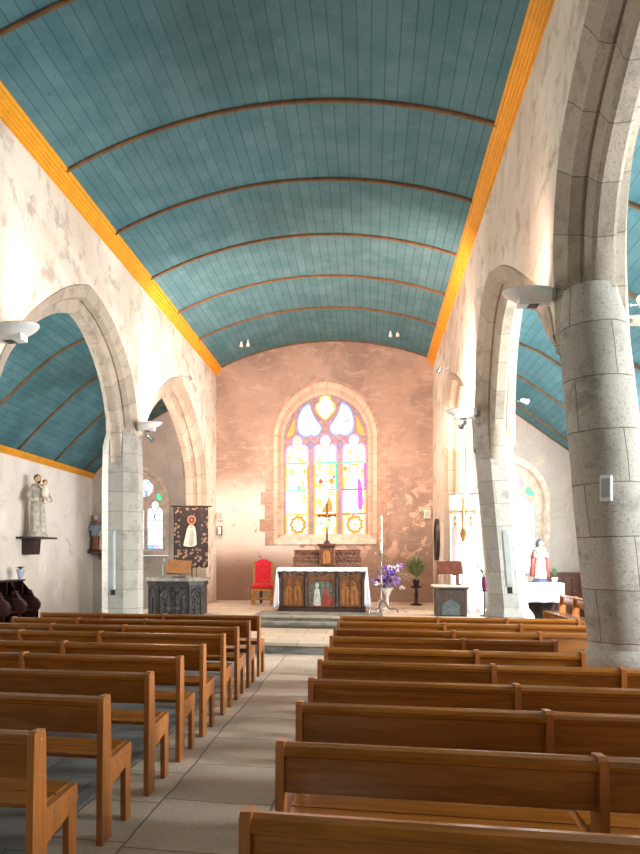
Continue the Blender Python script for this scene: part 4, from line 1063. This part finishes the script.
# statue B : woman with a girl
b2 = thing('wall_shelf', 'small wooden shelf in the far left corner of the aisle', 'shelf', (-7.72, YE, 1.76))
bm = bmesh.new(); bx(bm, -.33, .33, -.40, -.004, .02, .07, .006); done('board', bm, M['mid_wood'], b2)
bm = bmesh.new(); poly(bm, [(-.35, .02), (-.005, .02), (-.005, -.2)], -.05, .05, 'x'); done('support', bm, M['mid_wood'], b2)
sb = thing('saint_statue', 'painted statue of a woman in blue teaching a girl, in the left corner', 'statue', (-7.76, YE-.22, 1.832), radians(8))
box('base', (-.26, .26, -.17, .17, 0, .05), M['black_wood'], sb, .008)
bm = bmesh.new(); robed(bm, .98, .28, .26, 7, seed=2); bmesh.ops.transform(bm, matrix=Matrix.Translation((-.08, .02, .05)), verts=bm.verts[:]); done('robe', bm, M['brown_robe'], sb, smooth='all')
bm = bmesh.new(); lathe(bm, [(.15, .42), (.165, .55), (.165, .72), (.15, .80), (.08, .86), (.07, .90), (.098, .96), (.09, 1.04), (.05, 1.09), (.01, 1.10)], 24, (-.08, .045, .0), 1, .85); arm(bm, [(-.2, .0, .78), (-.22, -.08, .64), (-.1, -.15, .60)], .05, .035); arm(bm, [(.04, .0, .78), (.1, -.08, .66), (.08, -.15, .6)], .05, .035); done('mantle', bm, M['blue_robe'], sb, smooth='all')
bm = bmesh.new(); head(bm, (-.08, -.02, 1.0), .07); done('head', bm, M['skin'], sb, smooth='all'); bm = bmesh.new(); hand(bm, (-.08, -.165, .6), .022); done('hand', bm, M['skin'], sb, smooth='all'); bm = bmesh.new(); hand(bm, (.07, -.165, .6), .022); done('hand', bm, M['skin'], sb, smooth='all')
bm = bmesh.new(); robed(bm, .66, .20, .18, 7, seed=4); arm(bm, [(-.07, 0, .5), (-.09, -.05, .42), (0, -.1, .42)], .03, .022); arm(bm, [(.07, 0, .5), (.1, -.05, .42), (.02, -.1, .42)], .03, .022); bmesh.ops.transform(bm, matrix=Matrix.Translation((.12, -.06, .05)), verts=bm.verts[:]); done('girl_gown', bm, M['white_robe'], sb, smooth='all')
bm = bmesh.new(); head(bm, (.12, -.07, .685), .055); hand(bm, (.13, -.17, .47), .018); done('girl_head', bm, M['skin'], sb, smooth='all')
bm = bmesh.new(); ball(bm, (.12, -.05, .705), .058, (.95, .95, 1), 2); done('girl_hair', bm, M['hair_light'], sb, smooth='all')

# ---------------------------------------------------------------- right aisle table and statue
tbz = 1.06
tt = thing('side_table', 'dark wooden side table under a white cloth in the right aisle', 'table', (3.72, 16.35, 0))
box('table_top', (-.62, .62, -.32, .32, tbz-.04, tbz), M['dark_wood'], tt, .005)
for sx in (-1, 1):
    for sy in (-1, 1): box('leg', (sx*.56-.03, sx*.56+.03, sy*.27-.03, sy*.27+.03, 0, tbz-.04), M['dark_wood'], tt, .004)
box('back_panel', (-.53, .53, .2, .24, .1, tbz-.04), M['dark_wood'], tt)
bm = bmesh.new()
def sheet(bm, fn, nu, nv):
    g = [[bm.verts.new(fn(u/nu, v/nv)) for v in range(nv+1)] for u in range(nu+1)]
    for u in range(nu):
        for v in range(nv): bm.faces.new((g[u][v], g[u+1][v], g[u+1][v+1], g[u][v+1]))
W, Dp = .65, .35; zt = tbz+.004
sheet(bm, lambda u, v: (-W+2*W*u, -Dp+2*Dp*v, zt), 12, 6)
loopn = 80
def edge(u):
    per = 4*(W+Dp); s = u*per
    if s < 2*W: return (-W+s, -Dp, 0, -1)
    s -= 2*W
    if s < 2*Dp: return (W, -Dp+s, 1, 0)
    s -= 2*Dp
    if s < 2*W: return (W-s, Dp, 0, 1)
    s -= 2*W
    return (-W, Dp-s, -1, 0)
def skirt(u, v):
    x, y, nx, ny = edge(min(u, .99999)); k = .03*v*(1+sin(u*70))+.002; return (x+nx*k, y+ny*k, zt-.44*v)
sheet(bm, skirt, loopn, 6)
o = done('table_cloth', bm, M['white_cloth'], smooth=50); o.location = (3.72, 16.35, 0); md = o.modifiers.new('s', 'SOLIDIFY'); md.thickness = .004; md.offset = 1
tag(o, 'white cloth hanging over the side table in the right aisle', 'table cloth')
sc = thing('saint_statue', 'statue in white gown with blue veil and rose mantle on the right aisle table', 'statue', (3.93, 16.3, tbz+.008), radians(4))
bm = bmesh.new(); lathe(bm, [(.17, 0), (.17, .04), (.14, .07), (.15, .10)], 20); done('base', bm, M['deep_blue'], sc, smooth=True)
bm = bmesh.new(); robed(bm, .88, .27, .24, 8, seed=5); bmesh.ops.transform(bm, matrix=Matrix.Translation((0, 0, .08)), verts=bm.verts[:]); arm(bm, [(-.11, 0, .72), (-.14, -.08, .60), (-.04, -.14, .64)], .04, .03); arm(bm, [(.11, 0, .72), (.14, -.08, .60), (.04, -.14, .64)], .04, .03); done('gown', bm, M['white_robe'], sc, smooth='all')
bm = bmesh.new()
for sx in (-1, 1): tube(bm, [(sx*.11, .03, .76), (sx*.165, .0, .62), (sx*.17, .01, .4), (sx*.185, .02, .14)], [.045, .055, .05, .05], 10)
lathe(bm, [(.17, .14), (.16, .4), (.14, .7), (.08, .8)], 20, (0, .05, 0), 1, .6); done('mantle', bm, M['rose_robe'], sc, smooth='all')
bm = bmesh.new(); lathe(bm, [(.14, .66), (.145, .74), (.10, .80), (.085, .84), (.094, .90), (.08, .97), (.04, 1.01), (.005, 1.02)], 20, (0, .03, 0), 1, .85); done('veil', bm, M['deep_blue'], sc, smooth='all')
bm = bmesh.new(); head(bm, (0, -.035, .90), .066); done('head', bm, M['skin'], sc, smooth='all'); bm = bmesh.new(); hand(bm, (-.01, -.15, .66), .022, (.3, -.6, .8)); done('hand', bm, M['skin'], sc, smooth='all'); bm = bmesh.new(); hand(bm, (.02, -.15, .66), .022, (-.3, -.6, .8)); done('hand', bm, M['skin'], sc, smooth='all')
def pot_plant(name, label, loc, s, mp, ml, nleaf=40, spread=.5, hgt=.5, seed=1, cat='plant', leafw=.18):
    t = thing(name, label, cat, loc); r_ = random.Random(seed)
    bm = bmesh.new(); lathe(bm, [(.06*s, 0), (.085*s, .12*s), (.09*s, .17*s), (.075*s, .17*s), (.07*s, .15*s)], 14); done('pot', bm, mp, t, smooth=True)
    bm = bmesh.new()
    for i in range(nleaf):
        a = r_.uniform(0, 2*pi); L = r_.uniform(.5, 1); sp = r_.uniform(.1, 1)*spread; p0 = Vector((0, 0, .15*s)); up = hgt*L
        pts = [p0+Vector((cos(a)*sp*q**1.5, sin(a)*sp*q**1.5, up*(q-.35*q*q*sp/spread)))*s for q in (0, .33, .66, 1)]
        d = Vector((-sin(a), cos(a), 0))*leafw*.12*s
        prev = None
        for q, p in enumerate(pts):
            wd = (0.5, 1, .8, .05)[q]; cur = (bm.verts.new(p-d*wd), bm.verts.new(p+d*wd))
            if prev: bm.faces.new((prev[0], prev[1], cur[1], cur[0]))
            prev = cur
    done('leaves', bm, ml, t); return t
pot_plant('potted_plant', 'small green plant on the clothed table right of the statue', (4.23, 16.25, tbz+.006), .75, M['white'], M['leaf'], 30, .14, .40, 4, leafw=.3)
pot_plant('potted_plant', 'small pale green plant on the clothed table left of the statue', (3.58, 16.25, tbz+.006), .65, M['white'], M['leaf'], 26, .14, .36, 5, leafw=.3)
# panelling
pn = thing('wainscot', 'reddish brown wooden wall panelling in the right aisle', 'panelling', (4.95, YE, 0))
box('board', (-.62, .85, -.10, -.004, 0, 1.22), M['red_wood'], pn); box('cap', (-.64, .87, -.14, -.004, 1.22, 1.27), M['red_wood'], pn, .006)
for k in range(7): box('raised_panel', (-.56+.2*k, -.41+.2*k, -.125, -.10, .2, 1.12), M['mid_wood'], pn, .008)

# ---------------------------------------------------------------- choir stalls at the left wall
def stall(y, label):
    t = thing('choir_stall', label, 'choir stall', (AXL+.35, y, 0), 0, 'choir stalls at the left wall')
    w2 = .30
    for sy in (-1, 1):
        bm = bmesh.new()
        pr_ = [(-.25, 0), (.30, 0), (.33, .1), (.27, .25), (.30, .42), (.38, .52), (.40, .62), (.33, .72), (.24, .78), (.20, .86), (.13, .90), (.06, .86), (-.02, .84), (-.06, .88), (-.06, 1.12), (-.25, 1.12)]
        poly(bm, pr_, sy*w2-.025, sy*w2+.025, 'y'); done('side_panel', bm, M['stall_wood'], t)
        bm = bmesh.new(); tube(bm, [(.13, sy*w2-.028, .88), (.13, sy*w2+.028, .88)], .055, 14); done('knob', bm, M['stall_wood'], t, smooth=40)
    box('back', (-.25, -.21, -w2+.025, w2-.025, .1, 1.12), M['stall_wood'], t); box('seat', (-.21, .22, -w2+.025, w2-.025, .46, .50), M['stall_wood'], t, .01)
    box('top_board', (-.28, .02, -w2-.02, w2+.02, 1.12, 1.16), M['stall_wood'], t, .008)
    for sy in (-1, 1): box('baluster', (-.03, .0, sy*(w2-.06)-.015, sy*(w2-.06)+.015, .84, 1.12), M['stall_wood'], t, .004)
for y, lb in ((13.55, 'dark wooden choir stall under the pale blue vase, farthest of its row'), (12.89, 'dark wooden choir stall in the middle of the row at the left wall'), (12.23, 'dark wooden choir stall nearest the camera at the left wall')): stall(y, lb)
vs = thing('flower_vase', 'pale blue vase with green leaves on the farthest choir stall', 'vase', (-7.76, 13.79, 1.165))
bm = bmesh.new(); lathe(bm, [(.05, 0), (.055, .05), (.08, .14), (.10, .22), (.095, .225), (.075, .15)], 18); done('bowl', bm, M['vase'], vs, smooth=True)
bm = bmesh.new(); r_ = random.Random(9)
for i in range(14):
    a = r_.uniform(0, 2*pi); v = Vector((cos(a), sin(a), 0)); p = Vector((0, 0, .2)); sd = Vector((-sin(a), cos(a), 0))*.035
    q = [p, p+v*.07+sd+Vector((0, 0, .08)), p+v*.14+Vector((0, 0, .06)), p+v*.07-sd+Vector((0, 0, .08))]; bm.faces.new([bm.verts.new(x) for x in q])
done('leaves', bm, M['leaf_dark'], vs)

# ---------------------------------------------------------------- banner
bn = thing('banner', 'dark embroidered banner with a pale robed figure, hanging left of the altar', 'banner', (-4.52, 16.45, 0))
def banner_mat():
    t = NT('dark embroidered cloth'); p = t.obj(); v = t.n('ShaderNodeTexVoronoi', Scale=11.0); t.l(p, v.inputs['Vector']); n = t.noise(9, 3, p, .6, 2)
    sx = t.n('ShaderNodeSeparateXYZ'); t.l(p, sx.inputs[0])
    e = t.math('MAXIMUM', t.ramp(t.math('ABSOLUTE', sx.outputs[0]), .25, .33), t.math('MAXIMUM', t.ramp(sx.outputs[2], 1.95, 1.8), t.ramp(sx.outputs[2], 2.72, 2.8)))
    k = t.math('MULTIPLY', t.ramp(t.math('ADD', v.outputs['Distance'], t.math('MULTIPLY', n, .35)), .62, .5), e)
    return t.out(t.mix(t.math('MULTIPLY', k, .8), lin((58, 48, 46)), lin((176, 140, 112))), .8, n, .004, .3)
M['banner'] = banner_mat()
bm = bmesh.new()
sheet(bm, lambda u, v: (-.46+.92*u, .012*sin(u*14+v*3), 2.95-1.50*v-(.05*abs(sin(u*pi*4))+.03*u if v > .99 else 0)), 32, 14)
o = done('cloth', bm, M['banner'], bn, smooth='all'); md = o.modifiers.new('s', 'SOLIDIFY'); md.thickness = .008
bm = bmesh.new(); tube(bm, [(-.52, 0, 2.98), (.56, 0, 2.96)], .018, 8); done('rod', bm, M['dark_wood'], bn)
bm = bmesh.new(); tube(bm, [(.02, .05, ZP), (.02, .05, 2.97)], .016, 8); lathe(bm, [(.16, 0), (.16, .03), (.02, .05)], 16, (.02, .05, ZP)); done('pole', bm, M['dark_wood'], bn)
P = [(-.20, 1.93), (.17, 1.93), (.16, 2.1), (.15, 2.3), (.12, 2.44), (.06, 2.50), (-.02, 2.5), (-.08, 2.42), (-.12, 2.25), (-.17, 2.05)]
bm = bmesh.new(); poly(bm, smooth_closed(P, 2), -.034, -.02); done('embroidered_robe', bm, M['white_robe'], bn)
bm = bmesh.new(); poly(bm, smooth_closed([(-.04, 1.95), (.08, 1.95), (.10, 2.3), (.04, 2.4), (-.02, 2.3)], 2), -.042, -.034); done('embroidered_gown', bm, M['plaster_robe'], bn)
bm = bmesh.new(); poly(bm, circ(.03, 2.45, .045, 16), -.05, -.036); done('embroidered_face', bm, M['skin'], bn)
M['halo'] = plain('rose embroidery', (196, 140, 110), .8, 0, .2, 30)
bm = bmesh.new(); o_, i_ = circ(.03, 2.62, .12, 20), circ(.03, 2.62, .07, 20)
for k in range(20): poly(bm, [o_[k], o_[(k+1) % 20], i_[(k+1) % 20], i_[k]], -.03, -.02)
poly(bm, circ(.03, 2.62, .04, 12), -.03, -.02); done('embroidered_halo', bm, M['halo'], bn)

# ---------------------------------------------------------------- right side of the chancel
ra = thing('credence', 'small dark carved wooden credence cabinet with pale top, right of the altar', 'cabinet', (1.66, 14.25, ZP))
box('body', (-.30, .30, -.22, .22, 0, .58), M['carved_black'], ra, .006); box('table_top', (-.36, .36, -.27, .27, .60, .64), M['stone_sill'], ra, .008); box('cornice', (-.34, .34, -.25, .25, .56, .60), M['dark_wood'], ra, .008)
for sx in (-1, 1): box('pilaster', (sx*.28-.03, sx*.28+.03, -.25, -.20, 0, .56), M['dark_wood'], ra, .006)
plate('panel_frame', [(-.25, .03), (.25, .03), (.25, .54), (-.25, .54)], [[(-.19, .03), (.19, .03), (.19, .24), (.12, .30), (.04, .34), (0, .40), (-.04, .34), (-.12, .30), (-.19, .24)]], -.245, -.215, M['dark_wood'], ra, .004)
box('centre_panel', (-.18, .18, -.236, -.22, .02, .38), M['panel_grey'], ra)
lc = thing('lectern', 'reddish wooden lectern on top of the carved credence cabinet', 'lectern', (1.68, 14.25, ZP+.64))
box('post', (.04, .16, -.05, .05, 0, .30), M['red_wood'], lc, .004); box('foot', (-.02, .2, -.1, .1, 0, .025), M['red_wood'], lc, .004)
bm = bmesh.new(); bx(bm, -.28, .22, -.015, .015, -.15, .15, .005, Matrix.Translation((0, -.02, .36)) @ Matrix.Rotation(radians(-30), 4, 'X')); done('slope', bm, M['red_wood'], lc)
c2 = thing('altar_candle', 'short white candle in front of the small lectern', 'candle', (1.70, 14.06, ZP+.64))
bm = bmesh.new(); lathe(bm, [(.055, 0), (.055, .19), (.05, .2), (.01, .195)], 16); done('wax', bm, M['white'], c2, smooth=True); bm = bmesh.new(); tube(bm, [(0, 0, .195), (0, 0, .22)], .004, 5); done('wick', bm, M['black'], c2)
# fern on a stand
fs = thing('plant_stand', 'dark turned plant stand under the fern, right of the altar', 'plant stand', (1.18, 17.2, ZP))
bm = bmesh.new(); lathe(bm, [(.15, 0), (.15, .03), (.04, .07), (.035, .2), (.06, .26), (.035, .32), (.03, .42), (.14, .46), (.14, .49)], 16); done('stand', bm, M['black'], fs, smooth=True)
pot_plant('fern', 'feathery pale green fern on the dark plant stand', (1.18, 17.2, ZP+.495), 1.0, M['black'], M['fern'], 420, .50, .78, 8, leafw=.11)
# processional cross
px_ = thing('processional_cross', 'gilded processional cross on a pole before the white hanging', 'cross', (1.98, 14.66, ZP))
bm = bmesh.new(); lathe(bm, [(.12, 0), (.12, .03), (.03, .07), (.02, .1)], 16); tube(bm, [(0, 0, .05), (0, 0, 1.62)], .016, 10); done('pole', bm, M['steel'], px_, smooth=True)
bm = bmesh.new(); lathe(bm, [(.02, 1.55), (.035, 1.60), (.06, 1.68), (.08, 1.72), (.06, 1.77), (.03, 1.82), (.02, 1.9)], 14); done('knop', bm, M['brass'], px_, smooth=True)
bm = bmesh.new(); bx(bm, -.022, .022, -.014, .014, 1.85, 2.44, .004); bx(bm, -.24, .24, -.014, .014, 2.17, 2.215, .004)
for c_ in ((-.24, 2.19), (.24, 2.19), (0, 2.44)):
    for a in (0, pi/2, pi, 3*pi/2): ball(bm, (c_[0]+.028*cos(a), 0, c_[1]+.028*sin(a)), .022, (1, .7, 1), 2)
for k in range(12):
    a0, a1 = 2*pi*k/12, 2*pi*(k+1)/12; tube(bm, [(.08*cos(a0), 0, 2.19+.08*sin(a0)), (.08*cos(a1), 0, 2.19+.08*sin(a1))], .009, 5)
done('cross', bm, M['brass'], px_)
for sx in (-1, 1):
    bm = bmesh.new(); tube(bm, [(0, 0, 1.80), (sx*.08, 0, 1.80), (sx*.15, 0, 1.86), (sx*.16, 0, 1.93)], .011, 6); lathe(bm, [(.02, 0), (.035, .01), (.018, .03), (.018, .12), (.03, .16), (.008, .2)], 8, (sx*.16, 0, 1.9)); done('branch', bm, M['brass'], px_, smooth=True)
bm = bmesh.new(); tube(bm, [(-.13, -.02, 2.22), (0, -.03, 2.18), (.13, -.02, 2.22)], [.007, .016, .007], 6); tube(bm, [(0, -.03, 2.2), (.01, -.035, 2.08), (0, -.03, 1.95)], [.018, .02, .01], 6); ball(bm, (0, -.035, 2.235), .018); done('corpus', bm, M['brass'], px_, smooth=True)
# white hanging on a frame
hg = thing('fabric_hanging', 'tall white fabric hanging on a frame in the right arch', 'hanging', (2.04, 14.9, ZP))
bm = bmesh.new(); sheet(bm, lambda u, v: (-.31+.10*v*0+.59*u+v*(.02+.12*u)*1.0, .035*sin(u*19)*(.4+.6*v), 2.58-2.56*v), 40, 14); o = done('cloth', bm, M['white_cloth'], hg, smooth='all'); md = o.modifiers.new('s', 'SOLIDIFY'); md.thickness = .006
bm = bmesh.new(); tube(bm, [(-.33, 0, 2.59), (.30, 0, 2.59)], .014, 8); tube(bm, [(-.02, .06, 0), (-.02, .06, 2.59)], .014, 8); lathe(bm, [(.15, 0), (.15, .02), (.02, .03)], 14, (-.02, .06, 0)); done('frame', bm, M['steel'], hg)
# orchid
orc = thing('orchid', 'green orchid in a plum pot on a slim stand by the white hanging', 'plant', (2.34, 14.2, ZP))
bm = bmesh.new(); lathe(bm, [(.09, 0), (.09, .02), (.015, .03), (.015, .50), (.07, .52), (.07, .535)], 14); done('stand', bm, M['black'], orc, smooth=True)
bm = bmesh.new(); lathe(bm, [(.035, .535), (.05, .6), (.055, .72), (.05, .82), (.04, .82)], 14); done('pot', bm, M['purple_pot'], orc, smooth=True)
bm = bmesh.new()
for a, L in ((.3, .22), (2.2, .26), (3.6, .2), (5.2, .24), (2.9, .34), (0.9, .30)):
    v = Vector((cos(a), sin(a)*.6, 0)); sd = Vector((-sin(a), cos(a), 0))*.022; p = Vector((0, 0, .80)); up = Vector((0, 0, 1))
    q = [p, p+v*L*.3+up*L*.6+sd, p+v*L*.6+up*L, p+v*L*.3+up*L*.6-sd]; bm.faces.new([bm.verts.new(x) for x in q])
done('leaves', bm, M['leaf'], orc)
# dark oval picture and wall boxes
op = thing('oval_picture', 'dark arched picture in a frame on the right wall near the corner', 'picture', (XR-.03, 16.95, 2.1))
def oval(ry, rz): return [(ry*cos(2*pi*k/28), rz*sin(2*pi*k/28)) for k in range(28)]
bm = bmesh.new(); o_, i_ = oval(.40, .52), oval(.33, .45)
for k in range(28): poly(bm, [o_[k], o_[(k+1) % 28], i_[(k+1) % 28], i_[k]], -.05, .026, 'x')
done('frame', bm, M['black_wood'], op); bm = bmesh.new(); poly(bm, oval(.34, .46), -.02, .02, 'x'); done('painting', bm, M['dark_wood'], op)
def wallbox(label, loc, dims, m, name='wall_box', cat='box'):
    t = thing(name, label, cat, loc); a, b, c_ = dims
    box('case', (-a/2, a/2, -b/2, b/2, -c_/2, c_/2), m, t, .008); box('cover', (-a/2+.015, a/2-.015, -b/2-.006, -b/2, -c_/2+.02, c_/2-.02), M['white'] if m is not M['white'] else M['grey_plastic'], t, .002); return t
wallbox('small white box high on the east wall near the right corner', (1.55, YE-.045, 2.82), (.16, .08, .22), M['white'])
wallbox('small white wall box on the east wall near the left corner', (-4.16, YE-.06, 2.84), (.16, .11, .24), M['white'])
wallbox('small black box on the east wall below the white box', (-4.18, YE-.06, 2.42), (.12, .11, .26), M['black'])
# ---------------------------------------------------------------- lamps and loudspeakers
def uplight(loc, sg, label, s=1.0, beam=110):
    t = thing('uplight', label, 'wall lamp', loc, 0 if sg > 0 else pi, 'white wing shaped uplights on the pillars')
    bm = bmesh.new(); pr_ = []
    n = 18
    rings = []
    for i in range(n+1):
        u = i/n; x = .03+.45*u; hwd = .15*sqrt(max(0, 1-((u-.45)/.57)**2)) if u < 1.0 else .01; hwd = max(hwd, .03); hh = .105*(1-u**2.6)+.015; x *= .93
        rings.append([bm.verts.new((x*s, hwd*cos(a)*s, (hh*(sin(a) if sin(a) < 0 else .35*sin(a))+.03*u)*s)) for a in [2*pi*k/20 for k in range(20)]])
    for i in range(n):
        for k in range(20): bm.faces.new((rings[i][k], rings[i][(k+1) % 20], rings[i+1][(k+1) % 20], rings[i+1][k]))
    bm.faces.new(rings[0]); bm.faces.new(rings[-1][::-1]); done('shade', bm, M['white'], t, smooth=True)
    box('mount', (-.015*s, .07*s, -.05*s, .05*s, -.07*s, .03*s), M['grey_plastic'], t, .006)
    box('grille', (.13*s, .22*s, -.05*s, .05*s, -.118*s, -.105*s), M['slit'], t, .003)
    spot('uplight_beam', (loc[0]+sg*.3*s, loc[1], loc[2]+.12*s), (loc[0]+sg*1.0, loc[1]+4.6, loc[2]+3.0), beam, (1, .62, .50), 128, .08, .9)
    box('gear_box', (.09*s, .31*s, -.065*s, .065*s, -.112*s, -.05*s), M['white'], t, .006)
    return t
uplight((XL+.02, 7.0, 4.27), 1, 'white wing-shaped uplight on the nearer left pillar, cut by the left picture edge', 1.25)
uplight((XL+.02, 11.85, 4.14), 1, 'white wing-shaped uplight on the farther left pillar, above a small spotlight', 1.05, 950)
uplight((XR-.02, 6.50, 4.10), -1, 'white wing-shaped uplight on the near round right pillar', 1.0)
uplight((XR-.02, 11.05, 4.0), -1, 'white wing-shaped uplight on the second right pillar, above a small spotlight', 1.05, 1250)
def spotlamp(loc, tgt, label, mt=None, s=1.0, arm=(0, 0, .08), light=None):
    t = thing('spotlight', label, 'spotlight', loc, 0, 'small spotlights on the arcade walls')
    d = (Vector(tgt)-Vector(loc)).normalized(); R = d.to_track_quat('Z', 'Y').to_matrix().to_4x4()
    bm = bmesh.new(); lathe(bm, [(.025*s, -.09*s), (.04*s, -.08*s), (.045*s, .03*s), (.06*s, .07*s), (.052*s, .07*s)], 14); bmesh.ops.transform(bm, matrix=R, verts=bm.verts[:]); done('lamp_head', bm, mt or M['white'], t, smooth=40)
    bm = bmesh.new(); lathe(bm, [(.046*s, .055*s), (.046*s, .066*s)], 14); bmesh.ops.transform(bm, matrix=R, verts=bm.verts[:]); done('lens', bm, M['lamp'] if light else M['grey_plastic'], t)
    bm = bmesh.new(); tube(bm, [(0, 0, 0), Vector(arm)*.5+Vector((0, 0, .01)), arm], .009*s, 6); ball(bm, arm, .02*s, (1, 1, 1), 1); done('arm', bm, M['steel'], t)
    if light:
        p = Vector(loc)+d*.12*s
        spot('spot_beam', p, tgt, *light)
spotlamp((XL+.20, 12.0, 3.92), (-1.0, 15.5, .5), 'small metal spotlight below the farther left uplight', M['steel'], 1.0, (-.2, 0, 0))
spotlamp((XR-.22, 11.0, 3.78), (-1, 15.5, .5), 'small metal spotlight below the second right uplight', M['steel'], .9, (.22, 0, .03))
spotlamp((XL+.24, 14.7, 5.78), (-.9, 17.2, .3), 'small spotlight on a bracket above the far left arch', M['steel'], .8, (-.24, -.02, .05), (430, (1, .70, .54), 125))
spotlamp((XR-.24, 14.4, 5.60), (-1.4, 17.0, .3), 'small spotlight on a bracket above the far right arch', M['steel'], .8, (.24, -.02, .05), (430, (1, .68, .50), 125))
spotlamp((2.62, 6.9, 4.08), (5, 9, 2.0), 'white spotlight behind the near round pillar, tilted upward', M['white'], 1.2, (-.14, 0, 0))
spotlamp((2.56, 6.9, 3.93), (4, 5, 3.2), 'white round spotlight behind the near round pillar, lower of two', M['white'], 1.2, (-.08, 0, .0))
spotlamp((2.50, 11.35, 4.2), (5, 13, 3.8), 'small white spotlight seen through the second right arch', M['white'], .8, (-.1, 0, 0))
for x, z in ((-3.25, 7.33), (.63, 7.37)):
    t = thing('ceiling_spotlight', 'pair of tiny white ceiling lamps near the east wall, on the %s' % ('left' if x < 0 else 'right'), 'ceiling lamp', (x, 17.2, z-.03), 0, 'tiny lamps in the vault')
    for q in (-1, 1):
        bm = bmesh.new(); lathe(bm, [(.045, -.05), (.05, -.02), (.03, .05), (.02, .12)], 12, (q*.09, 0, 0)); done('lamp_head', bm, M['white'], t, smooth=40)
def column_speaker(label, loc, h, rz, tilt=0):
    t = thing('column_loudspeaker', label, 'loudspeaker', loc, rz, 'column loudspeakers on the pillars'); Mx = Matrix.Rotation(tilt, 4, 'Y')
    bm = bmesh.new(); bx(bm, -.06, .06, -.055, .055, 0, h, .02, Mx); done('case', bm, M['grey_plastic'], t, smooth=30)
    bm = bmesh.new(); bx(bm, -.045, .045, -.062, -.05, .05, h-.05, .004, Mx); done('grille', bm, M['grey_plastic'], t)
    bm = bmesh.new(); bx(bm, -.035, .035, .03, .09, -.1, .0, .004, Mx); done('bracket', bm, M['black'], t)
column_speaker('tall pale grey column loudspeaker on the farther left pillar', (XL-TH/2-.03, 11.43, 1.06), 1.07, 0)
column_speaker('tall pale grey column loudspeaker on the second right pillar', (2.10, 10.49, 1.20), .86, radians(-5), radians(-4.5))
pb = thing('loudspeaker_box', 'small white box loudspeaker with a cable on the near round pillar', 'loudspeaker', (1.985, 6.03, 2.12), radians(-25))
box('case', (-.045, .045, -.06, .02, 0, .22), M['white'], pb, .012); box('grille', (-.035, .035, -.066, -.058, .03, .19), M['grey_plastic'], pb, .002); bm = bmesh.new(); tube(bm, [(0, .02, .21), (.0, .03, .3), (-.015, .03, .45)], .006, 5); done('cable', bm, M['grey_plastic'], pb)
